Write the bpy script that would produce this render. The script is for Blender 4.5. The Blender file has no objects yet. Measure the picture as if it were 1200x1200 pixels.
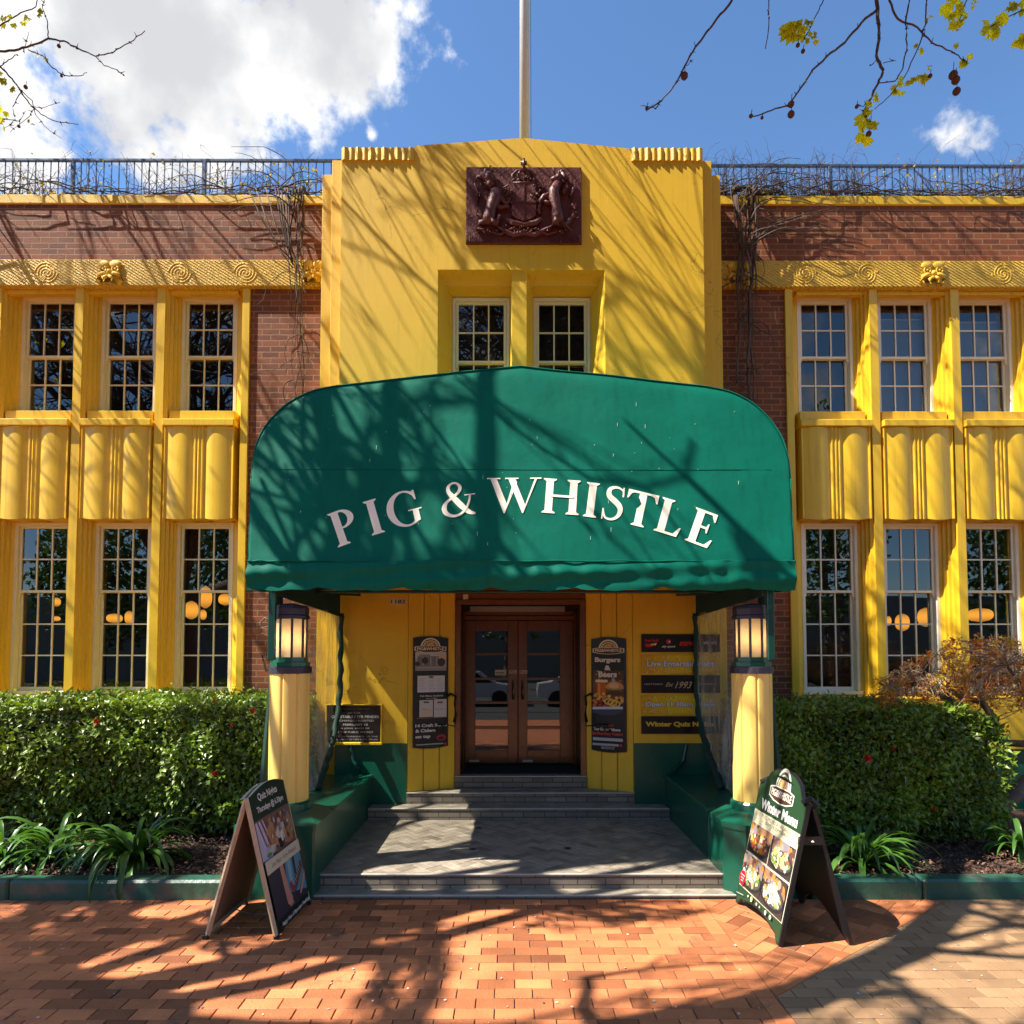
import bpy, math, random
from mathutils import Vector, Matrix
R = math.radians
sc = bpy.context.scene
COL = sc.collection
PI = math.pi

# ------------------------------------------------------------------ camera
CAM = Vector((-0.10, 0.0, 2.10)); FPX = 780.0; CX = 600.0; CY = 731.6
cd = bpy.data.cameras.new('camera'); cam = bpy.data.objects.new('camera', cd); COL.objects.link(cam)
cam.location = CAM; cam.rotation_euler = (R(92.6), 0, R(-0.15))
cd.sensor_width = 36; cd.lens = FPX/1200*36; cd.shift_y = (CY-600)/1200; cd.clip_end = 3000; cd.clip_start = .05
sc.camera = cam
CROT = cam.rotation_euler.to_matrix()
def at(px, py, Y):
    d = CROT @ Vector(((px-CX)/FPX, (CY-py)/FPX, -1))
    return CAM + d*((Y-CAM.y)/d.y)
def proj(p):
    c = CROT.transposed() @ (Vector(p)-CAM)
    if c.z > -0.05: return None
    return (CX+FPX*c.x/-c.z, CY-FPX*c.y/-c.z)
def ax(px, Y, py=600): return at(px, py, Y).x
def az(py, Y, px=600): return at(px, py, Y).z

# ------------------------------------------------------------------ light
TRAVEL = Vector((.75, .225, -1)).normalized()
ld = bpy.data.lights.new('sun', 'SUN'); ld.energy = 5.0; ld.angle = R(.45); ld.color = (1, .93, .82)
lo = bpy.data.objects.new('sun', ld); COL.objects.link(lo)
lo.rotation_euler = TRAVEL.to_track_quat('-Z', 'Y').to_euler()
sc.view_settings.view_transform = 'Standard'; sc.view_settings.look = 'None'
sc.view_settings.exposure = 1.24; sc.view_settings.gamma = 1
sc.cycles.max_bounces = 8; sc.cycles.transparent_max_bounces = 24
sc.cycles.diffuse_bounces = 4; sc.cycles.glossy_bounces = 4
sc.cycles.caustics_reflective = False; sc.cycles.caustics_refractive = False
sc.cycles.sample_clamp_indirect = 4

w = bpy.data.worlds.new('World'); sc.world = w; w.use_nodes = True
nt = w.node_tree; nt.nodes.clear()
def N(t, kind, **kw):
    n = t.nodes.new(kind)
    for k, v in kw.items():
        if k.startswith('i_'):
            n.inputs[k[2:].replace('_', ' ')].default_value = v
        else: setattr(n, k, v)
    return n
def mth(t, op, a, b=None, c=None, clamp=False):
    n = t.nodes.new('ShaderNodeMath'); n.operation = op; n.use_clamp = clamp
    for i, v in enumerate((a, b, c)):
        if v is None: continue
        if isinstance(v, (int, float)): n.inputs[i].default_value = v
        else: t.links.new(v, n.inputs[i])
    return n.outputs[0]
SUNV = -TRAVEL
sky = N(nt, 'ShaderNodeTexSky', sky_type='NISHITA', sun_disc=False)
sky.sun_elevation = math.asin(SUNV.z); sky.sun_rotation = math.atan2(SUNV.x, SUNV.y)
sky.air_density = 1.0; sky.dust_density = .2; sky.ozone_density = 2.2
bg = N(nt, 'ShaderNodeBackground'); bg.inputs['Strength'].default_value = .079
tc = N(nt, 'ShaderNodeTexCoord')
def cloud_blob(px, py, rx, ry):
    d = (CROT @ Vector(((px-CX)/FPX, (CY-py)/FPX, -1))).normalized()
    right = Vector((1, 0, 0)) - d*d.x; right.normalize(); up = right.cross(d)
    def dot(vec, k):
        n = N(nt, 'ShaderNodeVectorMath', operation='DOT_PRODUCT'); nt.links.new(tc.outputs['Generated'], n.inputs[0]); n.inputs[1].default_value = vec
        return mth(nt, 'MULTIPLY', n.outputs['Value'], k)
    u = dot(right, FPX/rx*1.25); v = dot(up, FPX/ry*1.25); f = dot(d, 1.0)
    rr = mth(nt, 'SQRT', mth(nt, 'ADD', mth(nt, 'MULTIPLY', u, u), mth(nt, 'MULTIPLY', v, v)))
    val = mth(nt, 'SUBTRACT', 1.0, rr)
    return mth(nt, 'MULTIPLY', val, mth(nt, 'GREATER_THAN', f, 0.0))
blobs = [cloud_blob(*b) for b in ((210, 75, 250, 105), (390, 60, 110, 75), (120, 30, 190, 110), (110, 175, 120, 60),
         (250, 160, 150, 55), (20, 190, 80, 40), (1118, 160, 62, 52), (930, 190, 260, 16), (1150, 200, 60, 14), (435, 158, 16, 18))]
amp = [1.08, .95, 1.0, .55, .9, .8, .60, .0, .2, .7]
acc = None
for b, a in zip(blobs, amp):
    q = mth(nt, 'SUBTRACT', mth(nt, 'MULTIPLY', mth(nt, 'MAXIMUM', b, -.8), a), max(0, 1-a)*.7)
    acc = q if acc is None else mth(nt, 'MAXIMUM', acc, q)
# scattered clouds elsewhere in the sky, behind the camera
n1 = N(nt, 'ShaderNodeTexNoise'); n1.inputs['Scale'].default_value = 9; n1.inputs['Detail'].default_value = 9; n1.inputs['Roughness'].default_value = .6
nt.links.new(tc.outputs['Generated'], n1.inputs['Vector'])
n2 = N(nt, 'ShaderNodeTexNoise'); n2.inputs['Scale'].default_value = 4.2; n2.inputs['Detail'].default_value = 7
mp = N(nt, 'ShaderNodeMapping'); mp.inputs['Location'].default_value = (3.1, 1.2, .35)
nt.links.new(tc.outputs['Generated'], mp.inputs['Vector']); nt.links.new(mp.outputs[0], n2.inputs['Vector'])
dens = mth(nt, 'ADD', acc, mth(nt, 'MULTIPLY', mth(nt, 'SUBTRACT', n1.outputs['Fac'], .5), 2.6))
mr = N(nt, 'ShaderNodeMapRange', interpolation_type='SMOOTHSTEP'); nt.links.new(dens, mr.inputs['Value'])
mr.inputs['From Min'].default_value = .04; mr.inputs['From Max'].default_value = .42
shade = N(nt, 'ShaderNodeMapRange', interpolation_type='SMOOTHSTEP'); nt.links.new(n2.outputs['Fac'], shade.inputs['Value'])
shade.inputs['From Min'].default_value = .40; shade.inputs['From Max'].default_value = .60
cc = N(nt, 'ShaderNodeMix', data_type='RGBA')
nt.links.new(shade.outputs[0], cc.inputs['Factor']); cc.inputs['A'].default_value = (3.9, 3.95, 4.1, 1); cc.inputs['B'].default_value = (7.4, 7.3, 7.15, 1)
mx = N(nt, 'ShaderNodeMix', data_type='RGBA'); nt.links.new(mr.outputs[0], mx.inputs['Factor'])
tn = N(nt, 'ShaderNodeVectorMath', operation='MULTIPLY'); nt.links.new(sky.outputs[0], tn.inputs[0]); tn.inputs[1].default_value = (.86, 1.08, 1.26); nt.links.new(tn.outputs[0], mx.inputs['A']); nt.links.new(cc.outputs['Result'], mx.inputs['B'])
nt.links.new(mx.outputs['Result'], bg.inputs['Color'])
wo = N(nt, 'ShaderNodeOutputWorld'); nt.links.new(bg.outputs[0], wo.inputs['Surface'])

# ------------------------------------------------------------------ materials
MATS = {}
def mat(name, col, rough=.6, var=.12, nscale=6, bump=.15, bscale=60, metal=0, spec=.5, emit=None, es=1,
        tint=0, sheen=0, streak=0, transl=0, grime=None, coat=0):
    if name in MATS: return MATS[name]
    m = bpy.data.materials.new(name); m.use_nodes = True; t = m.node_tree; L = t.links.new
    b = t.nodes['Principled BSDF']; b.inputs['Roughness'].default_value = rough; b.inputs['Metallic'].default_value = metal
    b.inputs['Specular IOR Level'].default_value = spec
    if coat: b.inputs['Coat Weight'].default_value = coat; b.inputs['Coat Roughness'].default_value = .12
    g = N(t, 'ShaderNodeNewGeometry')
    n = N(t, 'ShaderNodeTexNoise'); n.inputs['Scale'].default_value = nscale; n.inputs['Detail'].default_value = 5; L(g.outputs['Position'], n.inputs['Vector'])
    f = mth(t, 'ADD', 1-var, mth(t, 'MULTIPLY', n.outputs['Fac'], 2*var))
    if streak:
        mpn = N(t, 'ShaderNodeMapping'); mpn.inputs['Scale'].default_value = (9, 9, .5); L(g.outputs['Position'], mpn.inputs['Vector'])
        n3 = N(t, 'ShaderNodeTexNoise'); n3.inputs['Scale'].default_value = 2; n3.inputs['Detail'].default_value = 4; L(mpn.outputs[0], n3.inputs['Vector'])
        r3 = N(t, 'ShaderNodeMapRange'); L(n3.outputs['Fac'], r3.inputs['Value']); r3.inputs['From Min'].default_value = .5; r3.inputs['From Max'].default_value = .75
        f = mth(t, 'MULTIPLY', f, mth(t, 'SUBTRACT', 1, mth(t, 'MULTIPLY', r3.outputs[0], streak)))
    if tint:
        at_ = N(t, 'ShaderNodeAttribute', attribute_name='tint')
        f = mth(t, 'MULTIPLY', f, mth(t, 'ADD', 1-tint, mth(t, 'MULTIPLY', at_.outputs['Fac'], 2*tint)))
    v = N(t, 'ShaderNodeVectorMath', operation='SCALE'); v.inputs[0].default_value = col; L(f, v.inputs['Scale'])
    cout = v.outputs[0]
    if grime:
        n4 = N(t, 'ShaderNodeTexNoise'); n4.inputs['Scale'].default_value = grime[1]; n4.inputs['Detail'].default_value = 8; n4.inputs['Roughness'].default_value = .65; L(g.outputs['Position'], n4.inputs['Vector'])
        r4 = N(t, 'ShaderNodeMapRange'); L(n4.outputs['Fac'], r4.inputs['Value']); r4.inputs['From Min'].default_value = grime[2]; r4.inputs['From Max'].default_value = grime[2]+.12
        mm = N(t, 'ShaderNodeMix', data_type='RGBA'); L(r4.outputs[0], mm.inputs['Factor']); L(cout, mm.inputs['A']); mm.inputs['B'].default_value = (*grime[0], 1)
        cout = mm.outputs['Result']
    L(cout, b.inputs['Base Color'])
    if bump:
        n2 = N(t, 'ShaderNodeTexNoise'); n2.inputs['Scale'].default_value = bscale; n2.inputs['Detail'].default_value = 4; L(g.outputs['Position'], n2.inputs['Vector'])
        bp = N(t, 'ShaderNodeBump'); bp.inputs['Strength'].default_value = bump; bp.inputs['Distance'].default_value = .01; L(n2.outputs['Fac'], bp.inputs['Height']); L(bp.outputs[0], b.inputs['Normal'])
    if emit: b.inputs['Emission Color'].default_value = (*emit, 1); b.inputs['Emission Strength'].default_value = es
    if transl:
        tr = N(t, 'ShaderNodeBsdfTranslucent'); v2 = N(t, 'ShaderNodeVectorMath', operation='MULTIPLY'); L(cout, v2.inputs[0]); v2.inputs[1].default_value = (1.6, 1.5, .5) if transl > 0 else (1, 1, 1)
        L(v2.outputs[0], tr.inputs['Color'])
        ms = N(t, 'ShaderNodeMixShader'); ms.inputs[0].default_value = abs(transl); L(b.outputs[0], ms.inputs[1]); L(tr.outputs[0], ms.inputs[2])
        L(ms.outputs[0], t.nodes['Material Output'].inputs['Surface'])
    MATS[name] = m; return m
def flat(col, rough=.55):
    return mat('print_%d_%d_%d' % tuple(int(c*255) for c in col), col, rough, var=.05, bump=0, nscale=30, spec=.3)

YEL = (.80, .50, .022)
def yellow_mat():
    m = mat('yellow_render', YEL, .55, var=.10, nscale=2.2, bump=.35, bscale=110, streak=.09, grime=((.42, .25, .03), 1.3, .64))
    t = m.node_tree; L = t.links.new; b = t.nodes['Principled BSDF']
    src = b.inputs['Base Color'].links[0].from_socket
    g = N(t, 'ShaderNodeNewGeometry'); nz = N(t, 'ShaderNodeTexNoise'); nz.inputs['Scale'].default_value = 3; nz.inputs['Detail'].default_value = 6; L(g.outputs['Position'], nz.inputs['Vector'])
    va = N(t, 'ShaderNodeVectorMath', operation='MULTIPLY_ADD'); L(nz.outputs['Color'], va.inputs[0]); va.inputs[1].default_value = (.5, .5, .5); L(g.outputs['Position'], va.inputs[2])
    vo = N(t, 'ShaderNodeTexVoronoi', feature='DISTANCE_TO_EDGE'); vo.inputs['Scale'].default_value = .55; L(va.outputs[0], vo.inputs['Vector'])
    line = mth(t, 'LESS_THAN', vo.outputs['Distance'], .0022)
    n5 = N(t, 'ShaderNodeTexNoise'); n5.inputs['Scale'].default_value = .7; L(g.outputs['Position'], n5.inputs['Vector'])
    line = mth(t, 'MULTIPLY', line, mth(t, 'GREATER_THAN', n5.outputs['Fac'], .49))
    mm = N(t, 'ShaderNodeMix', data_type='RGBA'); L(mth(t, 'MULTIPLY', line, .55), mm.inputs['Factor']); L(src, mm.inputs['A']); mm.inputs['B'].default_value = (.25, .14, .02, 1)
    L(mm.outputs['Result'], b.inputs['Base Color'])
    return m
YELLOW = yellow_mat()
YPAINT = mat('yellow_gloss', (.80, .50, .022), .38, var=.06, bump=.12, bscale=50, streak=.2, grime=((.45, .26, .03), 4, .66))
YCARVE = mat('yellow_carved', (.80, .50, .05), .6, var=.16, bump=.4, bscale=90)
YCOL = mat('pale_yellow_column', (.82, .60, .15), .45, var=.06, bump=.1, streak=.12, grime=((.4, .3, .1), 5, .66))
CREAM = mat('cream_joinery', (.82, .75, .47), .4, var=.06, bump=.1, grime=((.45, .36, .2), 9, .68))
WHITEW = mat('white_joinery', (.84, .81, .66), .4, var=.06, bump=.1, grime=((.45, .36, .22), 9, .68))
GREEN = mat('green_paint', (.004, .085, .05), .28, var=.2, nscale=3, bump=.15, bscale=25, grime=((.03, .09, .06), 7, .60))
GREEND = mat('dark_green_paint', (.004, .05, .034), .3, var=.15, bump=.1)
KERBG = mat('worn_green_kerb', (.025, .095, .065), .42, var=.3, nscale=5, bump=.35, bscale=30, grime=((.10, .10, .08), 4, .52), streak=.3)
PLUM = mat('plum_plaque', (.11, .022, .016), .5, var=.35, nscale=20, bump=.8, bscale=34)
STEEL = mat('grey_blue_steel', (.07, .11, .19), .4, bump=0, metal=.2)
LANT = mat('lantern_metal', (.045, .042, .06), .5, bump=.4, metal=.4, var=.3, bscale=40)
BLACK = mat('black_plastic', (.008, .008, .010), .5, bump=.05)
WOOD = mat('door_wood', (.17, .062, .016), .28, var=.35, nscale=12, bump=.1, coat=.3)
WOODD = mat('dark_wood', (.05, .018, .008), .35, var=.3, nscale=12, bump=.1)
BARK = mat('bark', (.12, .09, .07), .8, var=.4, nscale=9, bump=.4, tint=.3)
TWIG = mat('twig', (.10, .062, .045), .75, var=.3, bump=.2, tint=.3)
VINEM = mat('vine_wood', (.085, .058, .042), .85, var=.45, nscale=10, bump=.4, bscale=50, tint=.6)
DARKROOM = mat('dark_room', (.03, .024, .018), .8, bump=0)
SOIL = mat('soil', (.055, .030, .018), .95, var=.6, nscale=25, bump=1, bscale=45)
LEAFH = mat('hedge_leaf', (.15, .235, .02), .33, var=.25, nscale=3, bump=0, tint=.75, transl=.25, spec=.55)
LEAFS = mat('strap_leaf', (.06, .15, .025), .3, var=.15, bump=0, tint=.45, transl=.25, spec=.6)
LEAFY = mat('young_leaf', (.60, .62, .03), .5, var=.15, bump=0, tint=.35, transl=.62)
LEAFM = mat('maple_leaf', (.50, .17, .02), .6, var=.4, nscale=3, bump=0, tint=.6, transl=.4, grime=((.42, .34, .03), 4, .48))
LEAFE = mat('evergreen_leaf', (.10, .17, .03), .6, var=.3, bump=0, tint=.6, transl=.2)
PETAL = mat('red_petal', (.6, .012, .012), .5, var=.2, bump=0)
FABRIC = mat('canopy_fabric', (.0010, .125, .082), .60, var=.22, nscale=1.6, bump=.45, bscale=7, streak=.16, transl=-.04, spec=.12)
FABD = mat('curtain_fabric', (.004, .035, .022), .7, var=.2, bump=.1)
LETTER = mat('cream_lettering', (.88, .86, .68), .6, var=.06, bump=.05)
STONE = None

def brick_mat(name, c1, c2, mortar, bw=.24, rh=.083, ms=.011, soft=.2, bumpd=.012, vert=True):
    m = bpy.data.materials.new(name); m.use_nodes = True; t = m.node_tree; L = t.links.new; b = t.nodes['Principled BSDF']
    g = N(t, 'ShaderNodeNewGeometry'); s = N(t, 'ShaderNodeSeparateXYZ'); L(g.outputs['Position'], s.inputs[0])
    c = N(t, 'ShaderNodeCombineXYZ'); L(mth(t, 'ADD', s.outputs['X'], s.outputs['Y']) if vert else s.outputs['X'], c.inputs['X']); L(s.outputs['Z'] if vert else s.outputs['Y'], c.inputs['Y'])
    nz = N(t, 'ShaderNodeTexNoise'); nz.inputs['Scale'].default_value = 14; L(g.outputs['Position'], nz.inputs['Vector'])
    va = N(t, 'ShaderNodeVectorMath', operation='MULTIPLY_ADD'); L(nz.outputs['Color'], va.inputs[0]); va.inputs[1].default_value = (.006,)*3; L(c.outputs[0], va.inputs[2])
    br = N(t, 'ShaderNodeTexBrick'); L(va.outputs[0], br.inputs['Vector']); br.inputs['Scale'].default_value = 1
    br.inputs['Brick Width'].default_value = bw; br.inputs['Row Height'].default_value = rh; br.inputs['Mortar Size'].default_value = ms; br.inputs['Mortar Smooth'].default_value = soft
    br.inputs['Color1'].default_value = (*c1, 1); br.inputs['Color2'].default_value = (*c2, 1); br.inputs['Mortar'].default_value = (*mortar, 1); br.inputs['Bias'].default_value = -.1
    n = N(t, 'ShaderNodeTexNoise'); n.inputs['Scale'].default_value = 2.2; n.inputs['Detail'].default_value = 9; n.inputs['Roughness'].default_value = .7; L(g.outputs['Position'], n.inputs['Vector'])
    f = mth(t, 'ADD', .55, mth(t, 'MULTIPLY', n.outputs['Fac'], .9))
    v = N(t, 'ShaderNodeVectorMath', operation='SCALE'); L(br.outputs['Color'], v.inputs[0]); L(f, v.inputs['Scale']); L(v.outputs[0], b.inputs['Base Color'])
    n2 = N(t, 'ShaderNodeTexNoise'); n2.inputs['Scale'].default_value = 90; L(g.outputs['Position'], n2.inputs['Vector'])
    h = mth(t, 'ADD', mth(t, 'SUBTRACT', 1, br.outputs['Fac']), mth(t, 'MULTIPLY', n2.outputs['Fac'], .35))
    bp = N(t, 'ShaderNodeBump'); bp.inputs['Distance'].default_value = bumpd; bp.inputs['Strength'].default_value = .8; L(h, bp.inputs['Height']); L(bp.outputs[0], b.inputs['Normal'])
    b.inputs['Roughness'].default_value = .75; MATS[name] = m; return m
BRICK = brick_mat('brick', (.25, .064, .016), (.125, .031, .010), (.29, .15, .06), bw=.232, rh=.079, ms=.009)
STONEB = brick_mat('stone_course', (.24, .20, .155), (.15, .125, .10), (.06, .05, .04), bw=.25, rh=.0625, ms=.005)
STONET = mat('stone_tile', (.29, .245, .19), .5, var=.45, nscale=9, bump=.3, bscale=40, tint=.35)
NOSE = mat('nosing_strip', (.50, .46, .40), .5, var=.2, bump=.2)
PAVER = mat('clay_paver', (.47, .155, .058), .62, var=.42, nscale=4, bump=.5, bscale=60, tint=.55, grime=((.17, .09, .055), 2.6, .58))
PAVTAN = mat('tan_paver', (.33, .195, .10), .65, var=.25, nscale=6, bump=.4, bscale=70, tint=.3)
SAND = mat('joint_sand', (.17, .085, .05), .9, bump=.3)
ASPH = mat('asphalt', (.05, .05, .05), .85, bump=.5)
GRASSM = mat('far_grass', (.06, .10, .03), .9, bump=.5)

def glass_mat(name, refl=.07, tintc=(.75, .78, .76), rough=.0, haze=0, hazecol=(.8, .8, .75), bump=0, maxr=1):
    m = bpy.data.materials.new(name); m.use_nodes = True; t = m.node_tree; t.nodes.clear(); L = t.links.new
    tr = N(t, 'ShaderNodeBsdfTransparent'); tr.inputs[0].default_value = (*tintc, 1)
    gl = N(t, 'ShaderNodeBsdfGlossy'); gl.inputs['Roughness'].default_value = rough
    fr = N(t, 'ShaderNodeFresnel'); fr.inputs['IOR'].default_value = 1.5
    if bump:
        g = N(t, 'ShaderNodeNewGeometry'); mpn = N(t, 'ShaderNodeMapping'); mpn.inputs['Scale'].default_value = (3, 3, .6); L(g.outputs['Position'], mpn.inputs['Vector'])
        n = N(t, 'ShaderNodeTexNoise'); n.inputs['Scale'].default_value = 3; n.inputs['Detail'].default_value = 4; L(mpn.outputs[0], n.inputs['Vector'])
        bp = N(t, 'ShaderNodeBump'); bp.inputs['Strength'].default_value = bump; bp.inputs['Distance'].default_value = .1; L(n.outputs['Fac'], bp.inputs['Height']); L(bp.outputs[0], gl.inputs['Normal'])
    ms = N(t, 'ShaderNodeMixShader'); L(mth(t, 'MINIMUM', mth(t, 'ADD', fr.outputs[0], refl), maxr), ms.inputs[0]); L(tr.outputs[0], ms.inputs[1]); L(gl.outputs[0], ms.inputs[2])
    out = ms.outputs[0]
    if haze:
        df = N(t, 'ShaderNodeBsdfDiffuse'); df.inputs[0].default_value = (*hazecol, 1); m2 = N(t, 'ShaderNodeMixShader')
        if bump:
            hz = N(t, 'ShaderNodeMapRange'); L(n.outputs['Fac'], hz.inputs['Value']); hz.inputs['From Min'].default_value = .4; hz.inputs['From Max'].default_value = .7; hz.inputs['To Min'].default_value = haze*.5; hz.inputs['To Max'].default_value = haze*1.9
            L(hz.outputs[0], m2.inputs[0])
        else: m2.inputs[0].default_value = haze
        L(out, m2.inputs[1]); L(df.outputs[0], m2.inputs[2]); out = m2.outputs[0]
    o = N(t, 'ShaderNodeOutputMaterial'); L(out, o.inputs['Surface']); MATS[name] = m; return m
GLASS = glass_mat('window_glass', .08, (.72, .74, .72))
GLASSD = glass_mat('door_glass', .10, (.55, .55, .55))
PLAST = glass_mat('clear_plastic', .04, (.86, .87, .84), .12, .20, (.85, .85, .80), bump=.7, maxr=.16)

# ------------------------------------------------------------------ mesh builder
class MB:
    def __init__(s): s.v = []; s.f = []; s.m = []; s.t = []; s.tint = .5; s.mi = 0
    def add(s, vs, fs):
        o = len(s.v); s.v += [tuple(p) for p in vs]; s.t += [s.tint]*len(vs)
        for f in fs: s.f.append(tuple(i+o for i in f)); s.m.append(s.mi)
    def box(s, x0, x1, y0, y1, z0, z1, bev=0):
        if x1 < x0: x0, x1 = x1, x0
        if y1 < y0: y0, y1 = y1, y0
        if z1 < z0: z0, z1 = z1, z0
        b = min(bev, (x1-x0)/3, (y1-y0)/3, (z1-z0)/3)
        if b <= 0:
            s.add([(x, y, z) for z in (z0, z1) for y in (y0, y1) for x in (x0, x1)],
                  [(0, 2, 3, 1), (4, 5, 7, 6), (0, 1, 5, 4), (2, 6, 7, 3), (0, 4, 6, 2), (1, 3, 7, 5)]); return
        vs = []; idx = {}
        for ix, x in enumerate((x0, x1)):
            for iy, y in enumerate((y0, y1)):
                for iz, z in enumerate((z0, z1)):
                    sx, sy, sz = (b if ix == 0 else -b), (b if iy == 0 else -b), (b if iz == 0 else -b)
                    for a, p in enumerate(((x, y+sy, z+sz), (x+sx, y, z+sz), (x+sx, y+sy, z))):
                        idx[ix, iy, iz, a] = len(vs); vs.append(p)
        F = []
        I = lambda *k: idx[k]
        F.append([I(0,0,0,0), I(0,0,1,0), I(0,1,1,0), I(0,1,0,0)]); F.append([I(1,0,0,0), I(1,1,0,0), I(1,1,1,0), I(1,0,1,0)])
        F.append([I(0,0,0,1), I(1,0,0,1), I(1,0,1,1), I(0,0,1,1)]); F.append([I(0,1,0,1), I(0,1,1,1), I(1,1,1,1), I(1,1,0,1)])
        F.append([I(0,0,0,2), I(0,1,0,2), I(1,1,0,2), I(1,0,0,2)]); F.append([I(0,0,1,2), I(1,0,1,2), I(1,1,1,2), I(0,1,1,2)])
        for k in (0, 1):
            for l in (0, 1):
                F.append([I(0,k,l,1), I(1,k,l,1), I(1,k,l,2), I(0,k,l,2)])
                F.append([I(k,0,l,0), I(k,1,l,0), I(k,1,l,2), I(k,0,l,2)])
                F.append([I(k,l,0,0), I(k,l,1,0), I(k,l,1,1), I(k,l,0,1)])
        for ix in (0, 1):
            for iy in (0, 1):
                for iz in (0, 1): F.append([I(ix,iy,iz,0), I(ix,iy,iz,1), I(ix,iy,iz,2)])
        s.add(vs, F)
    def prism(s, poly, axis, a, b):
        """poly: 2-D outline; extruded along axis ('x','y','z') from a to b"""
        def P(p, h):
            return {'x': (h, p[0], p[1]), 'y': (p[0], h, p[1]), 'z': (p[0], p[1], h)}[axis]
        n = len(poly); s.add([P(p, a) for p in poly]+[P(p, b) for p in poly],
            [tuple(range(n)), tuple(range(2*n-1, n-1, -1))]+[(i, (i+1) % n, n+(i+1) % n, n+i) for i in range(n)])
    def tube(s, pts, rads, k=6, cap=True):
        pts = [Vector(p) for p in pts]
        if isinstance(rads, (int, float)): rads = [rads]*len(pts)
        n = len(pts); vs = []; ref = None
        for i, p in enumerate(pts):
            d = (pts[min(i+1, n-1)]-pts[max(i-1, 0)])
            if d.length < 1e-7: d = Vector((0, 0, 1))
            d.normalize()
            if ref is None: ref = Vector((0, 0, 1)) if abs(d.z) < .9 else Vector((1, 0, 0))
            u = d.cross(ref);
            if u.length < 1e-4: u = d.cross(Vector((.3, .9, .2)))
            u.normalize(); w_ = d.cross(u); ref = w_.cross(d) if False else ref
            for j in range(k):
                a = 2*PI*j/k; vs.append(p+(u*math.cos(a)+w_*math.sin(a))*rads[i])
        fs = [(i*k+j, i*k+(j+1) % k, (i+1)*k+(j+1) % k, (i+1)*k+j) for i in range(n-1) for j in range(k)]
        if cap: fs += [tuple(range(k-1, -1, -1)), tuple(range((n-1)*k, n*k))]
        s.add(vs, fs)
    def lathe(s, cx, cy, prof, k=24, rf=None, a0=0):
        vs = []; n = len(prof)
        for r, z in prof:
            for j in range(k):
                a = a0+2*PI*j/k; q = r*(rf(a) if rf else 1); vs.append((cx+q*math.cos(a), cy+q*math.sin(a), z))
        fs = [(i*k+j, i*k+(j+1) % k, (i+1)*k+(j+1) % k, (i+1)*k+j) for i in range(n-1) for j in range(k)]
        fs += [tuple(range(k-1, -1, -1)), tuple(range((n-1)*k, n*k))]
        s.add(vs, fs)
    def ball(s, c, r, k=10, rot=None):
        if isinstance(r, (int, float)): r = (r, r, r)
        vs = []; fs = []; h = k//2
        for i in range(h+1):
            th = PI*i/h
            for j in range(k):
                ph = 2*PI*j/k; p = Vector((math.sin(th)*math.cos(ph)*r[0], math.sin(th)*math.sin(ph)*r[1], math.cos(th)*r[2]))
                if rot: p = rot @ p
                vs.append(Vector(c)+p)
        for i in range(h):
            for j in range(k): fs.append((i*k+j, (i+1)*k+j, (i+1)*k+(j+1) % k, i*k+(j+1) % k))
        s.add(vs, fs)
    def build(s, name, mats, parent=None, smooth=False, label=None, kind=None, cat=None, group=None, origin=None):
        if not isinstance(mats, (list, tuple)): mats = [mats]
        o_ = Vector(origin) if origin is not None else (world_loc(parent) if parent else Vector((0, 0, 0)))
        me = bpy.data.meshes.new(name); me.from_pydata([(p[0]-o_.x, p[1]-o_.y, p[2]-o_.z) for p in s.v], [], s.f)
        for m in mats: me.materials.append(m)
        me.polygons.foreach_set('material_index', s.m)
        if smooth: me.polygons.foreach_set('use_smooth', [True]*len(s.f))
        a = me.attributes.new('tint', 'FLOAT', 'POINT'); a.data.foreach_set('value', s.t)
        me.validate(); me.update()
        o = bpy.data.objects.new(name, me); COL.objects.link(o)
        if parent: o.parent = parent
        else: o.location = o_
        if parent and origin is not None: o.location = o_-world_loc(parent)
        tagit(o, label, cat, group, kind); return o
def tagit(o, label=None, cat=None, group=None, kind=None):
    if label: o['label'] = label
    if cat: o['category'] = cat
    if group: o['group'] = group
    if kind: o['kind'] = kind
def world_loc(o):
    p = Vector(o.location)
    while o.parent: o = o.parent; p += Vector(o.location)
    return p
def thing(name, loc, label, cat, group=None):
    o = bpy.data.objects.new(name, None); o.empty_display_size = .1; COL.objects.link(o); o.location = loc
    tagit(o, label, cat, group); return o
def copy_tree(o, parent=None):
    c = o.copy(); COL.objects.link(c)
    if parent: c.parent = parent
    for ch in [x for x in bpy.data.objects if x.parent == o]: copy_tree(ch, c)
    return c

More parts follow.
